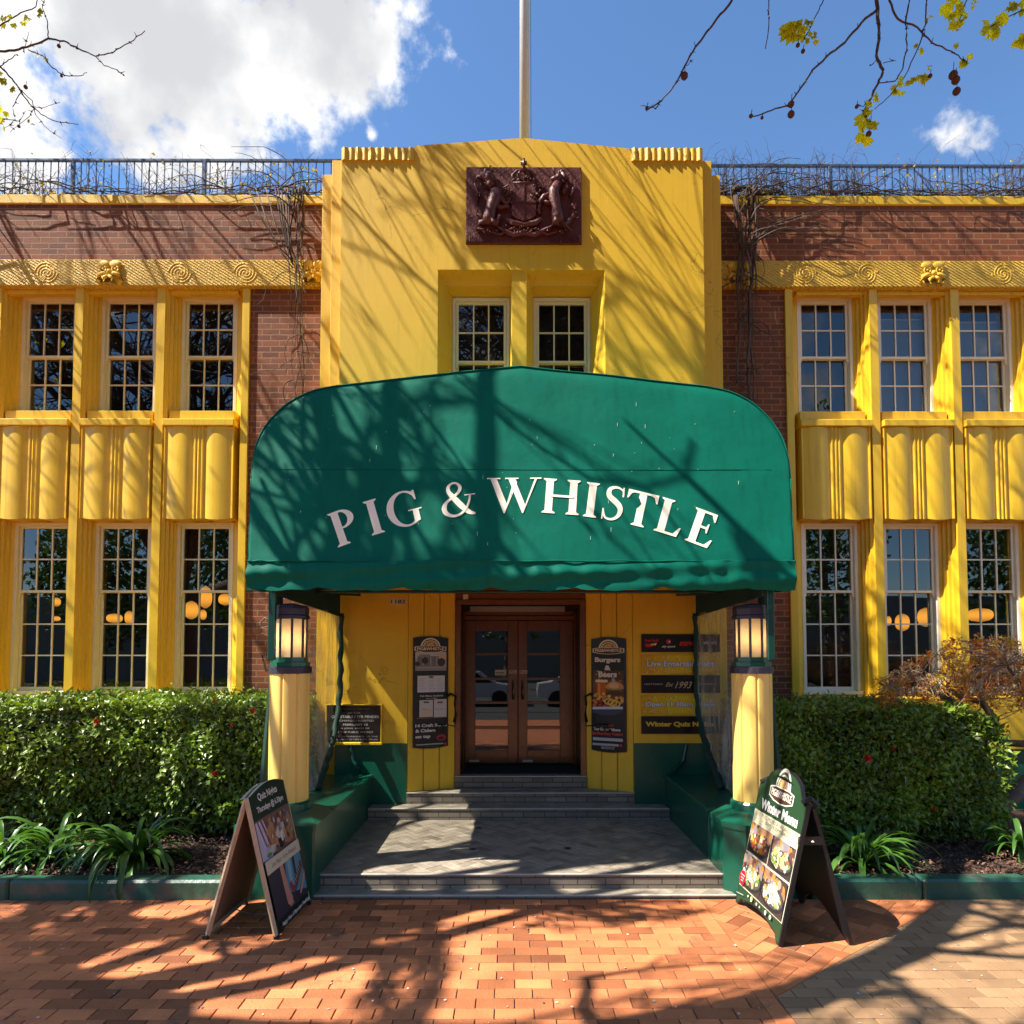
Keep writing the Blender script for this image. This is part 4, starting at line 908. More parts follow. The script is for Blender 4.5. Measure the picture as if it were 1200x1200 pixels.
# small pale specks and drips on the cloth
for i in range(46):
    m = MB()
    x = rnd.uniform(-2.2, 2.2); z = rnd.uniform(3.05, 4.5); y = surf(x, z)-.0035; h = rnd.uniform(.008, .045) if rnd.random() < .5 else .008; w_ = .0028
    m.add([(x-w_, y, z), (x+w_, y, z), (x+w_+rnd.uniform(-.006, .006), surf(x, z+h)-.0035, z+h), (x-w_, surf(x, z+h)-.0035, z+h)], [(0, 1, 2, 3)]); m.build('drip_mark', mat('pale_stain', (.25, .42, .36), .8, bump=0), aw)
m = MB(); m.tube([(sagx(i), surf(sagx(i), 3.80)-.002, 3.80) for i in range(12, NX-11)], .0022, 4); m.build('seam', FABRIC, aw, smooth=True)

# ================================================================== BENCHES, PEDESTALS, COLUMNS, CURTAINS
for s, nm in ((-1, 'left'), (1, 'right')):
    root = thing('side_wall', (s*2.12, 7, 0), 'low green boxed wall flanking the steps on the %s, with a chamfered end pier' % nm, 'low wall')
    m = MB(); m.box(s*1.79, s*2.46, 6.42, YC-.014, -.02, .60, .008); m.build('body', GREEN, root)
    m = MB(); m.box(s*1.765, s*2.49, 6.40, YC-.016, .602, .645, .012); m.build('cap', GREEN, root)
    cx, cy, h_, c_ = s*2.13, 6.16, .345, .13
    def octo(h_, c_): return [(cx-h_, cy-h_+c_), (cx-h_+c_, cy-h_), (cx+h_-c_, cy-h_), (cx+h_, cy-h_+c_), (cx+h_, cy+h_-c_), (cx+h_-c_, cy+h_), (cx-h_+c_, cy+h_), (cx-h_, cy+h_-c_)]
    m = MB(); ch_ = .15 if s > 0 else .02
    m.prism(octo(h_, ch_), 'z', -.02, .575); m.build('end_pier', GREEN, root)
    m = MB(); o1, o2, o3 = octo(h_+.012, ch_+.004), octo(h_+.012, ch_+.004), octo(.215, .09)
    vs = [(x, y, .577) for x, y in o1]+[(x, y, .625) for x, y in o2]+[(x, y, .70) for x, y in o3]
    m.add(vs, [(k*8+i, k*8+(i+1) % 8, (k+1)*8+(i+1) % 8, (k+1)*8+i) for k in (0, 1) for i in range(8)]+[tuple(range(16, 24))]); m.build('pier_cap', GREEN, root)
    col = thing('lamp_column', (cx, cy, .69), 'fluted pale yellow column carrying a lit lantern at the %s of the steps' % nm, 'lamp column', 'lamp columns')
    m = MB(); m.lathe(cx, cy, [(.205, .685), (.205, .755), (.19, .775)], 24); m.build('base_collar', GREEN, col, smooth=False)
    m = MB()
    def rf_(a): return 1-.085*max(0, 1-abs(math.sin(a*4+.35))*3.2)
    m.lathe(cx, cy, [(.178, .772), (.178, 1.93)], 160, rf_, 0); m.build('shaft', YCOL, col, smooth=False)
    m = MB(); m.lathe(cx, cy, [(.17, 1.925), (.192, 1.93), (.192, 1.985), (.18, 1.99)], 20); m.build('top_ring', LANT, col)
    lan = thing('lantern', (cx, cy, 1.99), 'lit octagonal metal lantern with frosted panels on the %s column' % nm, 'lantern', 'lanterns on the columns')
    a0 = PI/8
    m = MB(); m.lathe(cx, cy, [(.176, 1.991), (.176, 2.03), (.155, 2.035), (.155, 2.075)], 8, None, a0); m.build('base', GREEN, lan)
    m = MB(); m.lathe(cx, cy, [(.150, 2.425), (.168, 2.43), (.168, 2.455), (.158, 2.465), (.162, 2.52), (.150, 2.55), (.05, 2.57)], 8, None, a0); m.build('roof', LANT, lan)
    m = MB()
    for i in range(8): a = a0+i*PI/4; m.tube([(cx+.139*math.cos(a), cy+.139*math.sin(a), 2.07), (cx+.139*math.cos(a), cy+.139*math.sin(a), 2.43)], .0115, 6)
    m.build('frame_bar', LANT, lan)
    GLF = MATS.get('frosted') or mat('frosted', (.62, .55, .42), .35, var=.25, nscale=14, bump=.3, transl=-.55)
    m = MB(); vs = []
    for z in (2.07, 2.43):
        for i in range(8): a = a0+i*PI/4; vs.append((cx+.136*math.cos(a), cy+.136*math.sin(a), z))
    m.add(vs, [(i, (i+1) % 8, 8+(i+1) % 8, 8+i) for i in range(8)]); m.build('glass', GLF, lan)
    m = MB(); m.ball((cx, cy, 2.24), (.032, .032, .045), 12); b_ = m.build('bulb', mat('bulb', (1, .8, .5), .5, bump=0, emit=(1, .62, .24), es=20), lan, smooth=True)
    m = MB(); m.lathe(cx, cy, [(.02, 2.075), (.02, 2.19)], 10); m.build('bulb_holder', LANT, lan)
    # curtain hung behind the column
    cur = thing('side_curtain', (s*2.2, 7.2, .66), 'clear plastic drop curtain with green binding on the %s side of the porch' % nm, 'curtain', 'porch side curtains')
    xp = s*2.20
    edge = cat([(8.17, 2.60), (8.17, 2.2), (8.16, 1.85), (8.10, 1.55), (7.93, 1.22), (7.68, .97), (7.42, .79), (7.22, .665)], 6)
    m = MB(); n = len(edge); vs = []; K = 22
    for i, (yy, zz) in enumerate(edge):
        for k in range(K+1):
            t = k/K; y = 6.36+(yy-6.36)*t; vs.append((xp+.02*math.sin(t*14+zz*2)*(.3+t)+.012*noise.noise(Vector((y*5, zz*2, s))), y, zz))
    m.add(vs, [(i*(K+1)+k, i*(K+1)+k+1, (i+1)*(K+1)+k+1, (i+1)*(K+1)+k) for i in range(n-1) for k in range(K)]); m.build('clear_panel', PLAST, cur, smooth=True)
    m = MB(); vs = []
    for i, (yy, zz) in enumerate(edge):
        wv = .045+.012*math.sin(i*.9); vs.append((xp-s*(.03+.008*math.sin(i*1.3)), min(yy, YC-.06), zz))
    m.tube(vs, [.030+.011*(i/n)+.005*math.sin(i*1.9) for i in range(n)], 8); m.build('binding', FABD, cur, smooth=True)
    m = MB(); vs = []; K = 60                                # pleated header
    for r_, zz in enumerate((2.90, 2.57)):
        for k in range(K+1): y = 6.02+(YC-.03-6.02)*k/K; vs.append((xp+(.018 if k % 2 else -.018), y, zz-.05*(1-k/K)*0+(.06*(1-k/K) if r_ else 0)))
    m.add(vs, [(k, k+1, K+1+k+1, K+1+k) for k in range(K)]); m.build('header', FABD, cur)
    m = MB(); m.tube([(s*2.30, 6.30, 2.7), (s*2.36, 6.30, 1.6), (s*2.40, 6.25, .66)], [.03, .035, .05], 8); m.box(s*2.27, s*2.34, 6.28, 6.36, 2.0, 2.78, .01); m.build('front_edge', FABD, cur, smooth=False)
    m = MB(); m.tube([(s*2.05, YC-.03, 1.0), (s*2.0, YC-.05, .8), (s*1.86, YC-.10, .66)], .02, 6); m.build('tie', GREEND, cur)

# ================================================================== POSTERS AND SIGNS ON THE PORCH WALL

class Board(Art):
    def uv(s, px, py):
        d = CROT @ Vector(((px-CX)/FPX, (CY-py)/FPX, -1)); t = (s.O-CAM).dot(s.N)/d.dot(s.N); p = CAM+d*t-s.O
        return (p.dot(s.U), p.dot(s.V))
    def R(s, x0, x1, y0, y1, col):      # rectangle given by its edges in the photograph (x0 < x1, y0 above y1)
        a, b_ = s.uv(x0, y1), s.uv(x1, y0); s.rect(a[0], b_[0], a[1], b_[1], col); return a, b_
    def T(s, body, x0, x1, y0, y1, col, bold=.02, shear=0):
        a, b_ = s.uv(x0, y1), s.uv(x1, y0); s.text(body, a[0], b_[0], a[1], b_[1], col, bold, shear)
    def solid(s, pts, d, front=0):
        m = MB(); n = len(pts); F = [s.O+s.U*u+s.V*v+s.N*front for u, v in pts]; B = [p-s.N*d for p in F]
        m.add(F+B, [tuple(range(n)), tuple(range(2*n-1, n-1, -1))]+[(i, (i+1) % n, n+(i+1) % n, n+i) for i in range(n)]); return m
BL = (.010, .010, .014); W8 = (.72, .70, .66)
nl = math.hypot(PC-PA, .28)
def pier_board(s, x0, x1, y0, y1, label):
    if s < 0: U = Vector((PC-PA, .28, 0))/nl; O = Vector((PA, YC, 1.2))
    else: U = Vector((PB-PD, -.28, 0))/nl; O = Vector((PD, YC+.28, 1.2))
    Nn = Vector((U.y, -U.x, 0)); O = O+Nn*.03; Bd = Board(O, U, (0, 0, 1), Nn)
    a, b_ = Bd.uv(x0, y1), Bd.uv(x1, y0); n = 12; w_ = b_[0]-a[0]
    pts = [(a[0]+w_*i/n, a[1]-.022*math.sin(PI*i/n)) for i in range(n+1)]+[(b_[0]-w_*i/n, b_[1]+.022*math.sin(PI*i/n)) for i in range(n+1)]
    root = thing('poster', O+U*((a[0]+b_[0])/2), label, 'poster', 'black posters beside the door'); Bd.solid(pts, .018).build('board', flat(BL, .3), root)
    return root, Bd, a, b_
rt, B, a, b_ = pier_board(-1, 484, 525.5, 748, 876.5, 'black poster with a pub photo and menu sheets left of the doors')
u = lambda x, y: B.uv(x, y)
cu_, cv_ = u(504.5, 757); badge(B, cu_, cv_-.012, b_[0]-a[0]-.04, .52)
B.R(486.5, 523, 764, 786, (.45, .45, .46)); B.R(486.5, 523, 764, 772, (.55, .55, .56)); p0, p1 = B.R(489, 514, 769, 781, (.20, .20, .21))
B.R(491, 504, 767, 770, (.28, .28, .29))
for x in (495, 504, 511): B.R(x, x+1.4, 770, 780, (.42, .42, .43))
for (x, y, r_) in ((498, 774, 4), (517, 776, 5), (489, 778, 3)): c_ = u(x, y); B.ell(c_[0], c_[1], r_/92, r_/95, (.06, .06, .06), 12)
c_ = u(519, 769); B.ell(c_[0], c_[1], .05, .02, (.75, .45, .2), 10)
B.R(486.5, 523, 781, 785.5, (.30, .30, .31)); B.R(489, 521, 782, 782.7, (.6, .6, .6))
B.R(489, 521, 791.5, 811.5, (.66, .67, .74)); 
for k in range(8):
    for x in (491, 502, 512): B.R(x, x+rnd.uniform(5, 8), 795+k*1.9, 795.6+k*1.9, (.40, .41, .48))
c_ = u(505, 793.3); B.ell(c_[0], c_[1], .035, .012, (.1, .1, .05), 10)
B.T('Pub Menu Available', 492, 519, 814, 816.6, W8, .02); B.T('from 11.30am', 499, 512, 817.3, 819, W8, .01)
B.R(491, 507, 820, 840.5, (.60, .57, .55)); B.R(508, 523, 819, 840.5, (.62, .58, .57)); B.R(492, 506, 831, 840, (.62, .50, .40))
for x in (496, 512): B.R(x, x+6.5, 821.8, 824, (.12, .12, .10))
B.T('Menu', 495, 503, 829.5, 832, (.5, .25, .15), .01); B.T('Take One', 509, 520, 829.5, 832, (.5, .3, .25), .01)
B.R(488, 523, 840.7, 841.4, (.2, .12, .08))
B.T('14 Craft Beers', 486.3, 523.5, 847.0, 852.5, W8, .035); B.T('& Ciders', 486.3, 510, 853.5, 858.6, W8, .04); B.T('on tap', 486.3, 504, 861, 866.5, W8, .04)
c_ = u(516.5, 864); B.ell(c_[0], c_[1], .065, .038, (.42, .03, .07), 18); B.ell(c_[0], c_[1]-.008, .04, .02, BL, 14); c_ = u(521.5, 871.5); B.ell(c_[0], c_[1], .018, .016, (.6, .04, .08), 10)
B.R(487, 519, 871.6, 872.3, (.4, .4, .4)); B.T('pigandwhistle pub', 498, 513, 874, 875.2, (.5, .5, .5), .01); B.T('historic police station', 498, 514, 875.8, 877, (.5, .5, .5), .01)
B.build('printed_face', rt)
rt, B, a, b_ = pier_board(1, 693.5, 734.5, 748.5, 878.5, 'black poster reading Burgers & Beers right of the doors')
u = lambda x, y: B.uv(x, y)
cu_, cv_ = u(713.7, 759); badge(B, cu_, cv_-.012, b_[0]-a[0]-.04, .52)
B.R(695.5, 732, 768, 834, (.022, .03, .035)); B.R(695.5, 732, 786, 800, (.10, .05, .02)); B.R(695.5, 732, 797, 820, (.16, .07, .02))
for k in range(14): c_ = u(rnd.uniform(697, 731), rnd.uniform(786, 800)); B.ell(c_[0], c_[1], .012, .01, (.5, .25, .08), 8)
B.R(700, 711, 799, 816, (.55, .13, .01)); B.R(701.5, 704, 801, 814, (.8, .30, .04)); B.R(698.5, 713, 796.6, 799.4, (.75, .66, .5))
c_ = u(721.5, 807); B.ell(c_[0], c_[1], .125, .035, (.10, .03, .02), 18); B.ell(c_[0], c_[1]-.03, .115, .03, (.16, .08, .03), 18); B.ell(c_[0], c_[1]+.005, .12, .022, (.35, .30, .05), 18); B.ell(c_[0], c_[1]-.06, .12, .03, (.09, .04, .02), 18)
c_ = u(721.5, 808.5); B.ell(c_[0], c_[1]+.02, .122, .085, (.62, .30, .10), 20, 0, PI); B.ell(c_[0]-.01, c_[1]+.05, .07, .035, (.78, .46, .20), 14)
c_ = u(720, 797.5); B.ell(c_[0], c_[1], .025, .035, (.35, .37, .42), 10)
for k in range(34):
    x, y = rnd.uniform(696.5, 731), rnd.uniform(813, 829); c_ = u(x, y); B.blob(c_[0], c_[1], .028, .02, rnd.choice([(.72, .38, .06), (.8, .5, .12), (.62, .25, .03), (.5, .06, .02)] if x < 712 else [(.8, .5, .10), (.7, .36, .05), (.4, .2, .04)]), rnd)
for k in range(3):
    c_ = u(715+k*4, 822+k*1.5)
    for i in range(14): t = i/14*2*PI; B.ell(c_[0]+.055*math.cos(t), c_[1]+.035*math.sin(t), .012, .012, (.82, .52, .10), 6)
B.poly([u(695.5, 828), u(732, 828), u(732, 833.5), u(724, 836), u(704, 836), u(695.5, 833.5)][::-1], (.62, .64, .68)); B.poly([u(695.5, 831), u(732, 831), u(732, 835), u(722, 838), u(706, 838), u(695.5, 835)][::-1], (.05, .06, .10))
B.T('Burgers', 698.3, 729, 770.2, 777.5, W8, .045); B.T('&', 709.8, 717.5, 779.7, 785.5, W8, .04); B.T('Beers', 702.6, 724.8, 786.8, 793.5, W8, .045)
B.T('free WiFi', 707, 721, 848.5, 851, (.55, .06, .04), .02); B.T('Tour Groups Welcome', 697, 729, 853.6, 856.4, W8, .03); B.T('Live Music Every Weekend', 695, 732, 858.6, 861.4, (.6, .08, .04), .03)
B.R(696, 732, 865.6, 867, (.45, .45, .45)); B.R(695.5, 727, 872, 872.7, (.4, .4, .4)); c_ = u(729.7, 873.3); B.ell(c_[0], c_[1], .02, .02, (.6, .04, .08), 10)
B.T('pigandwhistle pub', 706, 722, 875, 876.1, (.5, .5, .5), .01); B.T('historic police station', 706, 722, 876.6, 877.6, (.5, .5, .5), .01); B.build('printed_face', rt)
# five strip signs on the right
rows_ = [(743.2, 764.2, BL, 'black strip sign with red and white sponsor names, topmost of the five'), (766.8, 788.8, (.62, .36, .02), 'amber strip sign reading Live Entertainment'),
         (791.2, 812.2, BL, 'black strip sign reading Historic Est 1993'), (815, 837.3, (.62, .36, .02), 'amber strip sign reading Open 11.30am til late'), (839.4, 860, BL, 'black strip sign reading Winter Quiz Nights')]
for k, (y0, y1, col, lab) in enumerate(rows_):
    O = Vector((1.5, YC-.022, 1.5)); B = Board(O); a, b_ = B.uv(751.8, y1), B.uv(843.8, y0)
    rt = thing('strip_sign', O+Vector((.4, 0, a[1])), lab, 'sign', 'strip signs on the porch wall'); B.solid([(a[0], a[1]), (b_[0], a[1]), (b_[0], b_[1]), (a[0], b_[1])], .018).build('board', flat(col, .35), rt)
    u = lambda x, y: B.uv(x, y)
    if col != BL:
        B.R(751.8+14, 843.8-16, y0+.05, y1-.05, (.66, .44, .02)); B.R(751.8+30, 843.8-30, y0+.08, y1-.08, (.68, .52, .02))
        B.step = .00004
        for i in range(110):
            c_ = u(rnd.uniform(753, 843), rnd.choice([rnd.uniform(y0+.8, y0+6), rnd.uniform(y1-5, y1-.8), rnd.uniform(y0+1, y1-1)])); r_ = rnd.uniform(.002, .007); B.ell(c_[0], c_[1], r_, r_, rnd.choice([(.85, .75, .5), (.30, .14, .02), (.9, .85, .7)]), 6)
    B.step = .0002
    if k == 1: B.T('Live Entertainment', 758-.5, 837+.3, 773.9, 781.6, (.04, .05, .09), .07); B.T('Live Entertainment', 758, 837, 774.2, 781.2, (.62, .68, .80), .035)
    if k == 3: B.T('Open 11.30am til late', 756-.5, 838+.3, 822.2, 829.8, (.04, .05, .09), .07); B.T('Open 11.30am til late', 756, 838, 822.5, 829.4, (.62, .68, .80), .035)
    if k == 4: B.T('Winter Quiz Nights', 756.5, 837.5, 845.6, 853, (.70, .48, .04), .05)
    if k == 2: B.T('HISTORIC', 755, 777, 800.8, 802.7, (.5, .48, .42), .0); B.T('Est', 780, 789, 800, 804.5, (.62, .5, .28), 0, .5); B.T('1993', 791, 811, 798.8, 806.5, (.62, .5, .28), 0, .45); B.T('BUILDING', 815, 838, 800.8, 802.7, (.5, .48, .42), .0)
    if k == 0:
        B.T('Red Bull', 756, 771.5, 748.9, 752, (.6, .02, .03), .03); B.poly([u(756.5, 754.3), u(764, 754.8), u(763, 758.2), u(756.5, 758)][::-1], (.6, .02, .06)); B.ell(*u(764.5, 755.4), .022, .016, (.75, .45, .02), 10); B.poly([u(766, 754), u(770, 753.6), u(767.5, 757)][::-1], (.7, .7, .7))
        c_ = u(783.3, 752); B.ell(c_[0], c_[1], .030, .032, (.5, .02, .08), 14); B.ell(c_[0]+.012, c_[1], .013, .012, (.7, .65, .68), 8); B.T('sky sport', 775.5, 791.5, 756.2, 759.6, W8, .03, .3)
        B.T('ESPN', 796, 815, 751.8, 757, (.6, .02, .03), .05, .2); B.T('SPEIGHTS', 824.5, 839.5, 752, 755.2, (.5, .52, .6), .02)
    B.build('printed_face', rt)
# heritage tablet on the left
O = Vector((-1.6, YC-.03, 1.2)); B = Board(O); a, b_ = B.uv(383, 869.5), B.uv(446.5, 826.5)
rt = thing('wall_tablet', O+Vector((-.3, 0, a[1])), 'black inscribed tablet in a yellow frame low on the porch wall', 'plaque'); B.solid([(a[0], a[1]), (b_[0], a[1]), (b_[0], b_[1]), (a[0], b_[1])], .028).build('tablet', mat('black_slate', (.018, .016, .015), .25, bump=.2), rt)
m = MB(); X_, Z_ = O.x, O.z
for (x0, x1, z0, z1) in ((a[0]-.015, b_[0]+.015, b_[1], b_[1]+.015), (b_[0], b_[0]+.015, a[1], b_[1]), (a[0]-.015, a[0], a[1], b_[1])): m.box(X_+x0, X_+x1, YC-.05, YC-.002, Z_+z0, Z_+z1, .004)
m.box(X_+a[0]-.02, X_+b_[0]+.02, YC-.06, YC-.002, Z_+a[1]-.035, Z_+a[1]-.002, .006); m.build('frame', YPAINT, rt)
for t_, x0, x1, y0, h_, gcol in (('THE PAVING AND STEPS', 400, 434, 830, 1.6, .12), ('OF THIS', 408, 422, 834.6, 2.0, .35), ('CONSTABLE / TER PENDER', 388, 444.5, 838.4, 3.1, .62), ('IN CHARGE / ASSISTED', 392, 438, 843.4, 2.2, .4), ('FEBRUARY 18', 402, 431, 848, 2.4, .5),
                            ('N. JOHN  ARCH. OF', 399, 433, 852.6, 2.2, .45), ('BY THE PUBLIC WORKS', 393, 437, 856.8, 2.2, .4), ('A E  REFURBISHED  IN THE', 392, 443, 862.2, 1.8, .28), ('THE NAMES OF MEN WHO SERVED', 390, 443, 865.6, 1.9, .32)):
    B.T(t_, x0, x1, y0, y0+h_, (gcol, gcol, gcol*.95), .015)
B.build('inscription', rt)
O = Vector((-1.6, YC-.012, 2.7)); B = Board(O); a, b_ = B.uv(457.4, 708.2), B.uv(476, 701.4)
rt = thing('number_plate', O, 'small white house number plate reading 1182 under the canopy', 'number plate'); B.solid([(a[0], a[1]), (b_[0], a[1]), (b_[0], b_[1]), (a[0], b_[1])], .010).build('plate', flat((.62, .60, .55)), rt)
B.T('1182', 458.4, 475.2, 702.6, 707.2, (.02, .02, .02), .02); B.build('digits', rt)

# ================================================================== A-FRAME SIGNS
def food(B, u0, u1, v0, v1, seed, mains):
    rr = random.Random(seed); w_, h_ = u1-u0, v1-v0; B.step = .00003
    def cl(pts): return [(min(u1, max(u0, x)), min(v1, max(v0, y))) for x, y in pts]
    B.rect(u0, u1, v0, v1, (.05, .035, .03))
    for i in range(26):
        x, y = rr.uniform(u0, u1), rr.uniform(v0+h_*.55, v1); r_ = w_*rr.uniform(.05, .14); B.poly(cl([(x+r_*math.cos(t*PI/5), y+r_*math.sin(t*PI/5)) for t in range(10)]), rr.choice([(.30, .16, .08), (.42, .30, .22), (.12, .06, .05), (.5, .22, .04), (.25, .22, .24)]))
    cx, cy = (u0+u1)/2, v0+h_*.40
    B.poly(cl([(cx+w_*.52*math.cos(t*PI/14), cy-h_*.03+h_*.34*math.sin(t*PI/14)) for t in range(28)]), (.02, .02, .022)); B.poly(cl([(cx+w_*.46*math.cos(t*PI/14), cy+h_*.29*math.sin(t*PI/14)) for t in range(28)]), (.07, .065, .065))
    for i in range(90):
        t = rr.uniform(0, 2*PI); q_ = rr.random()**.6; x = cx+w_*.38*q_*math.cos(t); y = cy+h_*.05+h_*.28*q_*math.sin(t); r_ = w_*rr.uniform(.025, .085); a_ = rr.uniform(0, 6)
        B.poly(cl([(x+r_*rr.uniform(.5, 1.2)*math.cos(a_+k*PI/3.5), y+r_*rr.uniform(.4, 1.0)*math.sin(a_+k*PI/3.5)) for k in range(7)]), rr.choice(mains))
def aframe(s, root, y0, y1, xf, xb, xt, zt, face_arch, U, front_cut=0):
    return None
# left sign: face looks right (+x)
y0, y1 = 5.02, 5.70; fb0, ft = -1.815, -2.055; H = 1.005
rtl = thing('a_frame_sign', (-2.1, 5.36, 0), 'wooden edged A-frame board advertising quiz nights, left of the steps', 'sign board')
V = Vector((ft-fb0, 0, H)); hl = V.length; V.normalize(); U = Vector((.045, 1, 0)).normalized(); Nn = U.cross(V); Nn = Nn if Nn.x > 0 else -Nn
A = Board(Vector((fb0, y0, .03)), U, V, Nn); W_ = y1-y0
topar = [(W_*(1-i/12), hl+.055*math.sin(PI*i/12)) for i in range(13)]
A.solid([(0, 0), (W_, 0)]+topar, .03).build('front_panel', flat((.012, .018, .016), .4), rtl)
f0 = [(.0, hl*.835), (W_, hl*.835)]
A.poly([(0.012, hl*.815), (W_-.012, hl*.815)]+[(max(.012, min(W_-.012, u_)), v_-.006) for u_, v_ in topar], (.012, .035, .022))
A.text('Quiz Nights', W_*.22, W_*.76, hl*.925, hl*.995, W8, .02); A.text('Thursdays @ 6.30pm', W_*.14, W_*.88, hl*.845, hl*.905, W8, .02)
A.rect(.012, W_-.012, hl*.50, hl*.814, (.16, .10, .08)); rr = random.Random(3)
A.poly([(.012, hl*.52), (W_*.30, hl*.50), (W_*.18, hl*.80), (.012, hl*.80)], (.42, .42, .55))
for k in range(6): A.line((W_*(.04+.04*k), hl*.80), (W_*(.14+.05*k), hl*.60), .018, (.25, .05, .04) if k % 2 else (.5, .5, .6))
for (x, y, ru, rv, c_) in ((.62, .66, .16, .10, (.55, .50, .42)), (.60, .76, .07, .045, (.12, .07, .04)), (.61, .735, .05, .035, (.55, .30, .18)), (.36, .68, .10, .12, (.42, .22, .10)), (.38, .775, .055, .035, (.35, .18, .09)), (.88, .66, .12, .13, (.30, .20, .12)),
                           (.84, .77, .07, .04, (.10, .10, .25)), (.30, .56, .16, .05, (.45, .47, .40)), (.55, .57, .12, .06, (.02, .02, .02)), (.80, .56, .16, .05, (.35, .16, .08)), (.62, .63, .05, .09, (.65, .62, .55)), (.45, .60, .05, .05, (.5, .25, .12)), (.20, .54, .08, .02, (.1, .22, .08)), (.72, .62, .04, .07, (.45, .25, .12))):
    A.blob(W_*x, hl*y, W_*ru, hl*rv*.75, c_, rr)
for i in range(36): A.blob(W_*rr.uniform(.2, .92), hl*rr.uniform(.52, .79), .014, .02, rr.choice([(.6, .55, .45), (.1, .05, .04), (.4, .2, .1), (.2, .22, .35), (.5, .3, .1)]), rr)
A.rect(.012, W_-.012, hl*.09, hl*.42, (.035, .03, .045))
A.poly([(W_*.42, hl*.20), (W_*.96, hl*.12), (W_*.97, hl*.42), (W_*.50, hl*.42)], (.10, .25, .35)); A.poly([(W_*.68, hl*.20), (W_*.74, hl*.20), (W_*.78, hl*.42), (W_*.70, hl*.42)], (.03, .03, .05)); A.poly([(W_*.52, hl*.24), (W_*.60, hl*.22), (W_*.66, hl*.42), (W_*.56, hl*.42)], (.2, .42, .5))
A.poly([(W_*.34, hl*.42), (W_*.44, hl*.42), (W_*.46, hl*.24), (W_*.52, hl*.15), (W_*.46, hl*.10), (W_*.36, hl*.13), (W_*.35, hl*.25)], (.55, .25, .18))
for k in range(3): A.line((W_*(.40+.04*k), hl*.15), (W_*(.42+.045*k), hl*.10), .014, (.6, .3, .22))
A.poly([(W_*.56, hl*.20), (W_*.62, hl*.16), (W_*.96, hl*.30), (W_*.93, hl*.36)], (.12, .06, .05))
for k in range(7): A.line((W_*(.60+.045*k), hl*(.195+.017*k)), (W_*(.58+.045*k), hl*(.235+.017*k)), .006, (.5, .45, .4))
A.poly([(W_*.64, hl*.15), (W_*.72, hl*.13), (W_*.92, hl*.24), (W_*.98, hl*.27), (W_*.96, hl*.22), (W_*.76, hl*.12)], (.58, .27, .20)); A.poly([(W_*.5, hl*.25), (W_*.56, hl*.27), (W_*.60, hl*.20), (W_*.54, hl*.18)], (.35, .03, .05))
A.rect(.004, W_-.004, hl*.42, hl*.515, (.58, .54, .40)); A.text('Live Music - From Weekend', W_*.16, W_*.88, hl*.45, hl*.485, (.08, .06, .03), .0, .25)
A.text('Happy Hour 3.30pm-6pm Weekdays', W_*.10, W_*.95, hl*.022, hl*.06, W8, .03, .2)
A.build('printed_face', rtl)
TIM = mat('bare_timber', (.50, .36, .22), .6, var=.25, nscale=20, bump=.2); m = MB()
for v0_, v1_, uu in ((0, hl, -.004), (0, hl, W_+.004)):
    p0_, p1_ = A.O+A.U*uu-A.N*.015, A.O+A.U*uu+A.V*hl-A.N*.015; m = MB(); m.tube([p0_, p1_], .019, 4); m.build('edge_strip', TIM, rtl)
Vb = Vector((-(ft-fb0)*1.12, 0, H)); Vb = Vector((.27, 0, H)); hb = Vb.length; Vb.normalize(); Nb = Vector((-Vb.z, 0, Vb.x)); Ub = Vector((.03, 1, 0)).normalized()
Bk = Board(Vector((-2.36, y0+.01, .03)), Ub, Vb, Nb); topb = [(W_*(1-i/12), hb-.03+.055*math.sin(PI*i/12)) for i in range(13)]
Bk.solid([(0, 0), (W_, 0)]+topb, .02).build('back_panel', mat('raw_board', (.26, .17, .12), .75, var=.3, nscale=30, bump=.5), rtl)
m = MB()
for uu in (-.003, W_): m.tube([Bk.O+Bk.U*uu-Bk.N*.02, Bk.O+Bk.U*uu+Bk.V*(hb-.02)-Bk.N*.02], .019, 4)
m.tube([Bk.O-Bk.N*.03+Bk.V*.04, Bk.O-Bk.N*.03+Bk.U*W_+Bk.V*.04], .018, 4); m.build('back_strip', TIM, rtl)
m = MB(); n = 12; vs = []
for i in range(n+1):
    t = i/n; yy = y0+W_*t; zz = .03+H+.058*math.sin(PI*t); xx = ft+.03*t; vs += [(xx-.065, yy, zz-.02), (xx+.012, yy, zz+.004)]
m.add(vs, [(2*i, 2*i+2, 2*i+3, 2*i+1) for i in range(n)]); m.build('top_cap', mat('pale_green_cap', (.42, .46, .38), .4), rtl)
m = MB(); m.tube([(-1.84, 5.35, .10), (-2.0, 5.36, .06), (-2.15, 5.36, .055), (-2.34, 5.36, .11)], .005, 5); m.build('chain', mat('chain_metal', (.3, .28, .25), .4, metal=.8, bump=.6, bscale=200), rtl)
m = MB()
for x_, yy in ((fb0-.012, y0), (fb0+.018, y1), (-2.35, y0), (-2.33, y1)): m.box(x_-.02, x_+.02, yy-.012, yy+.02, 0, .035, .004)
m.build('rubber_foot', BLACK, rtl)
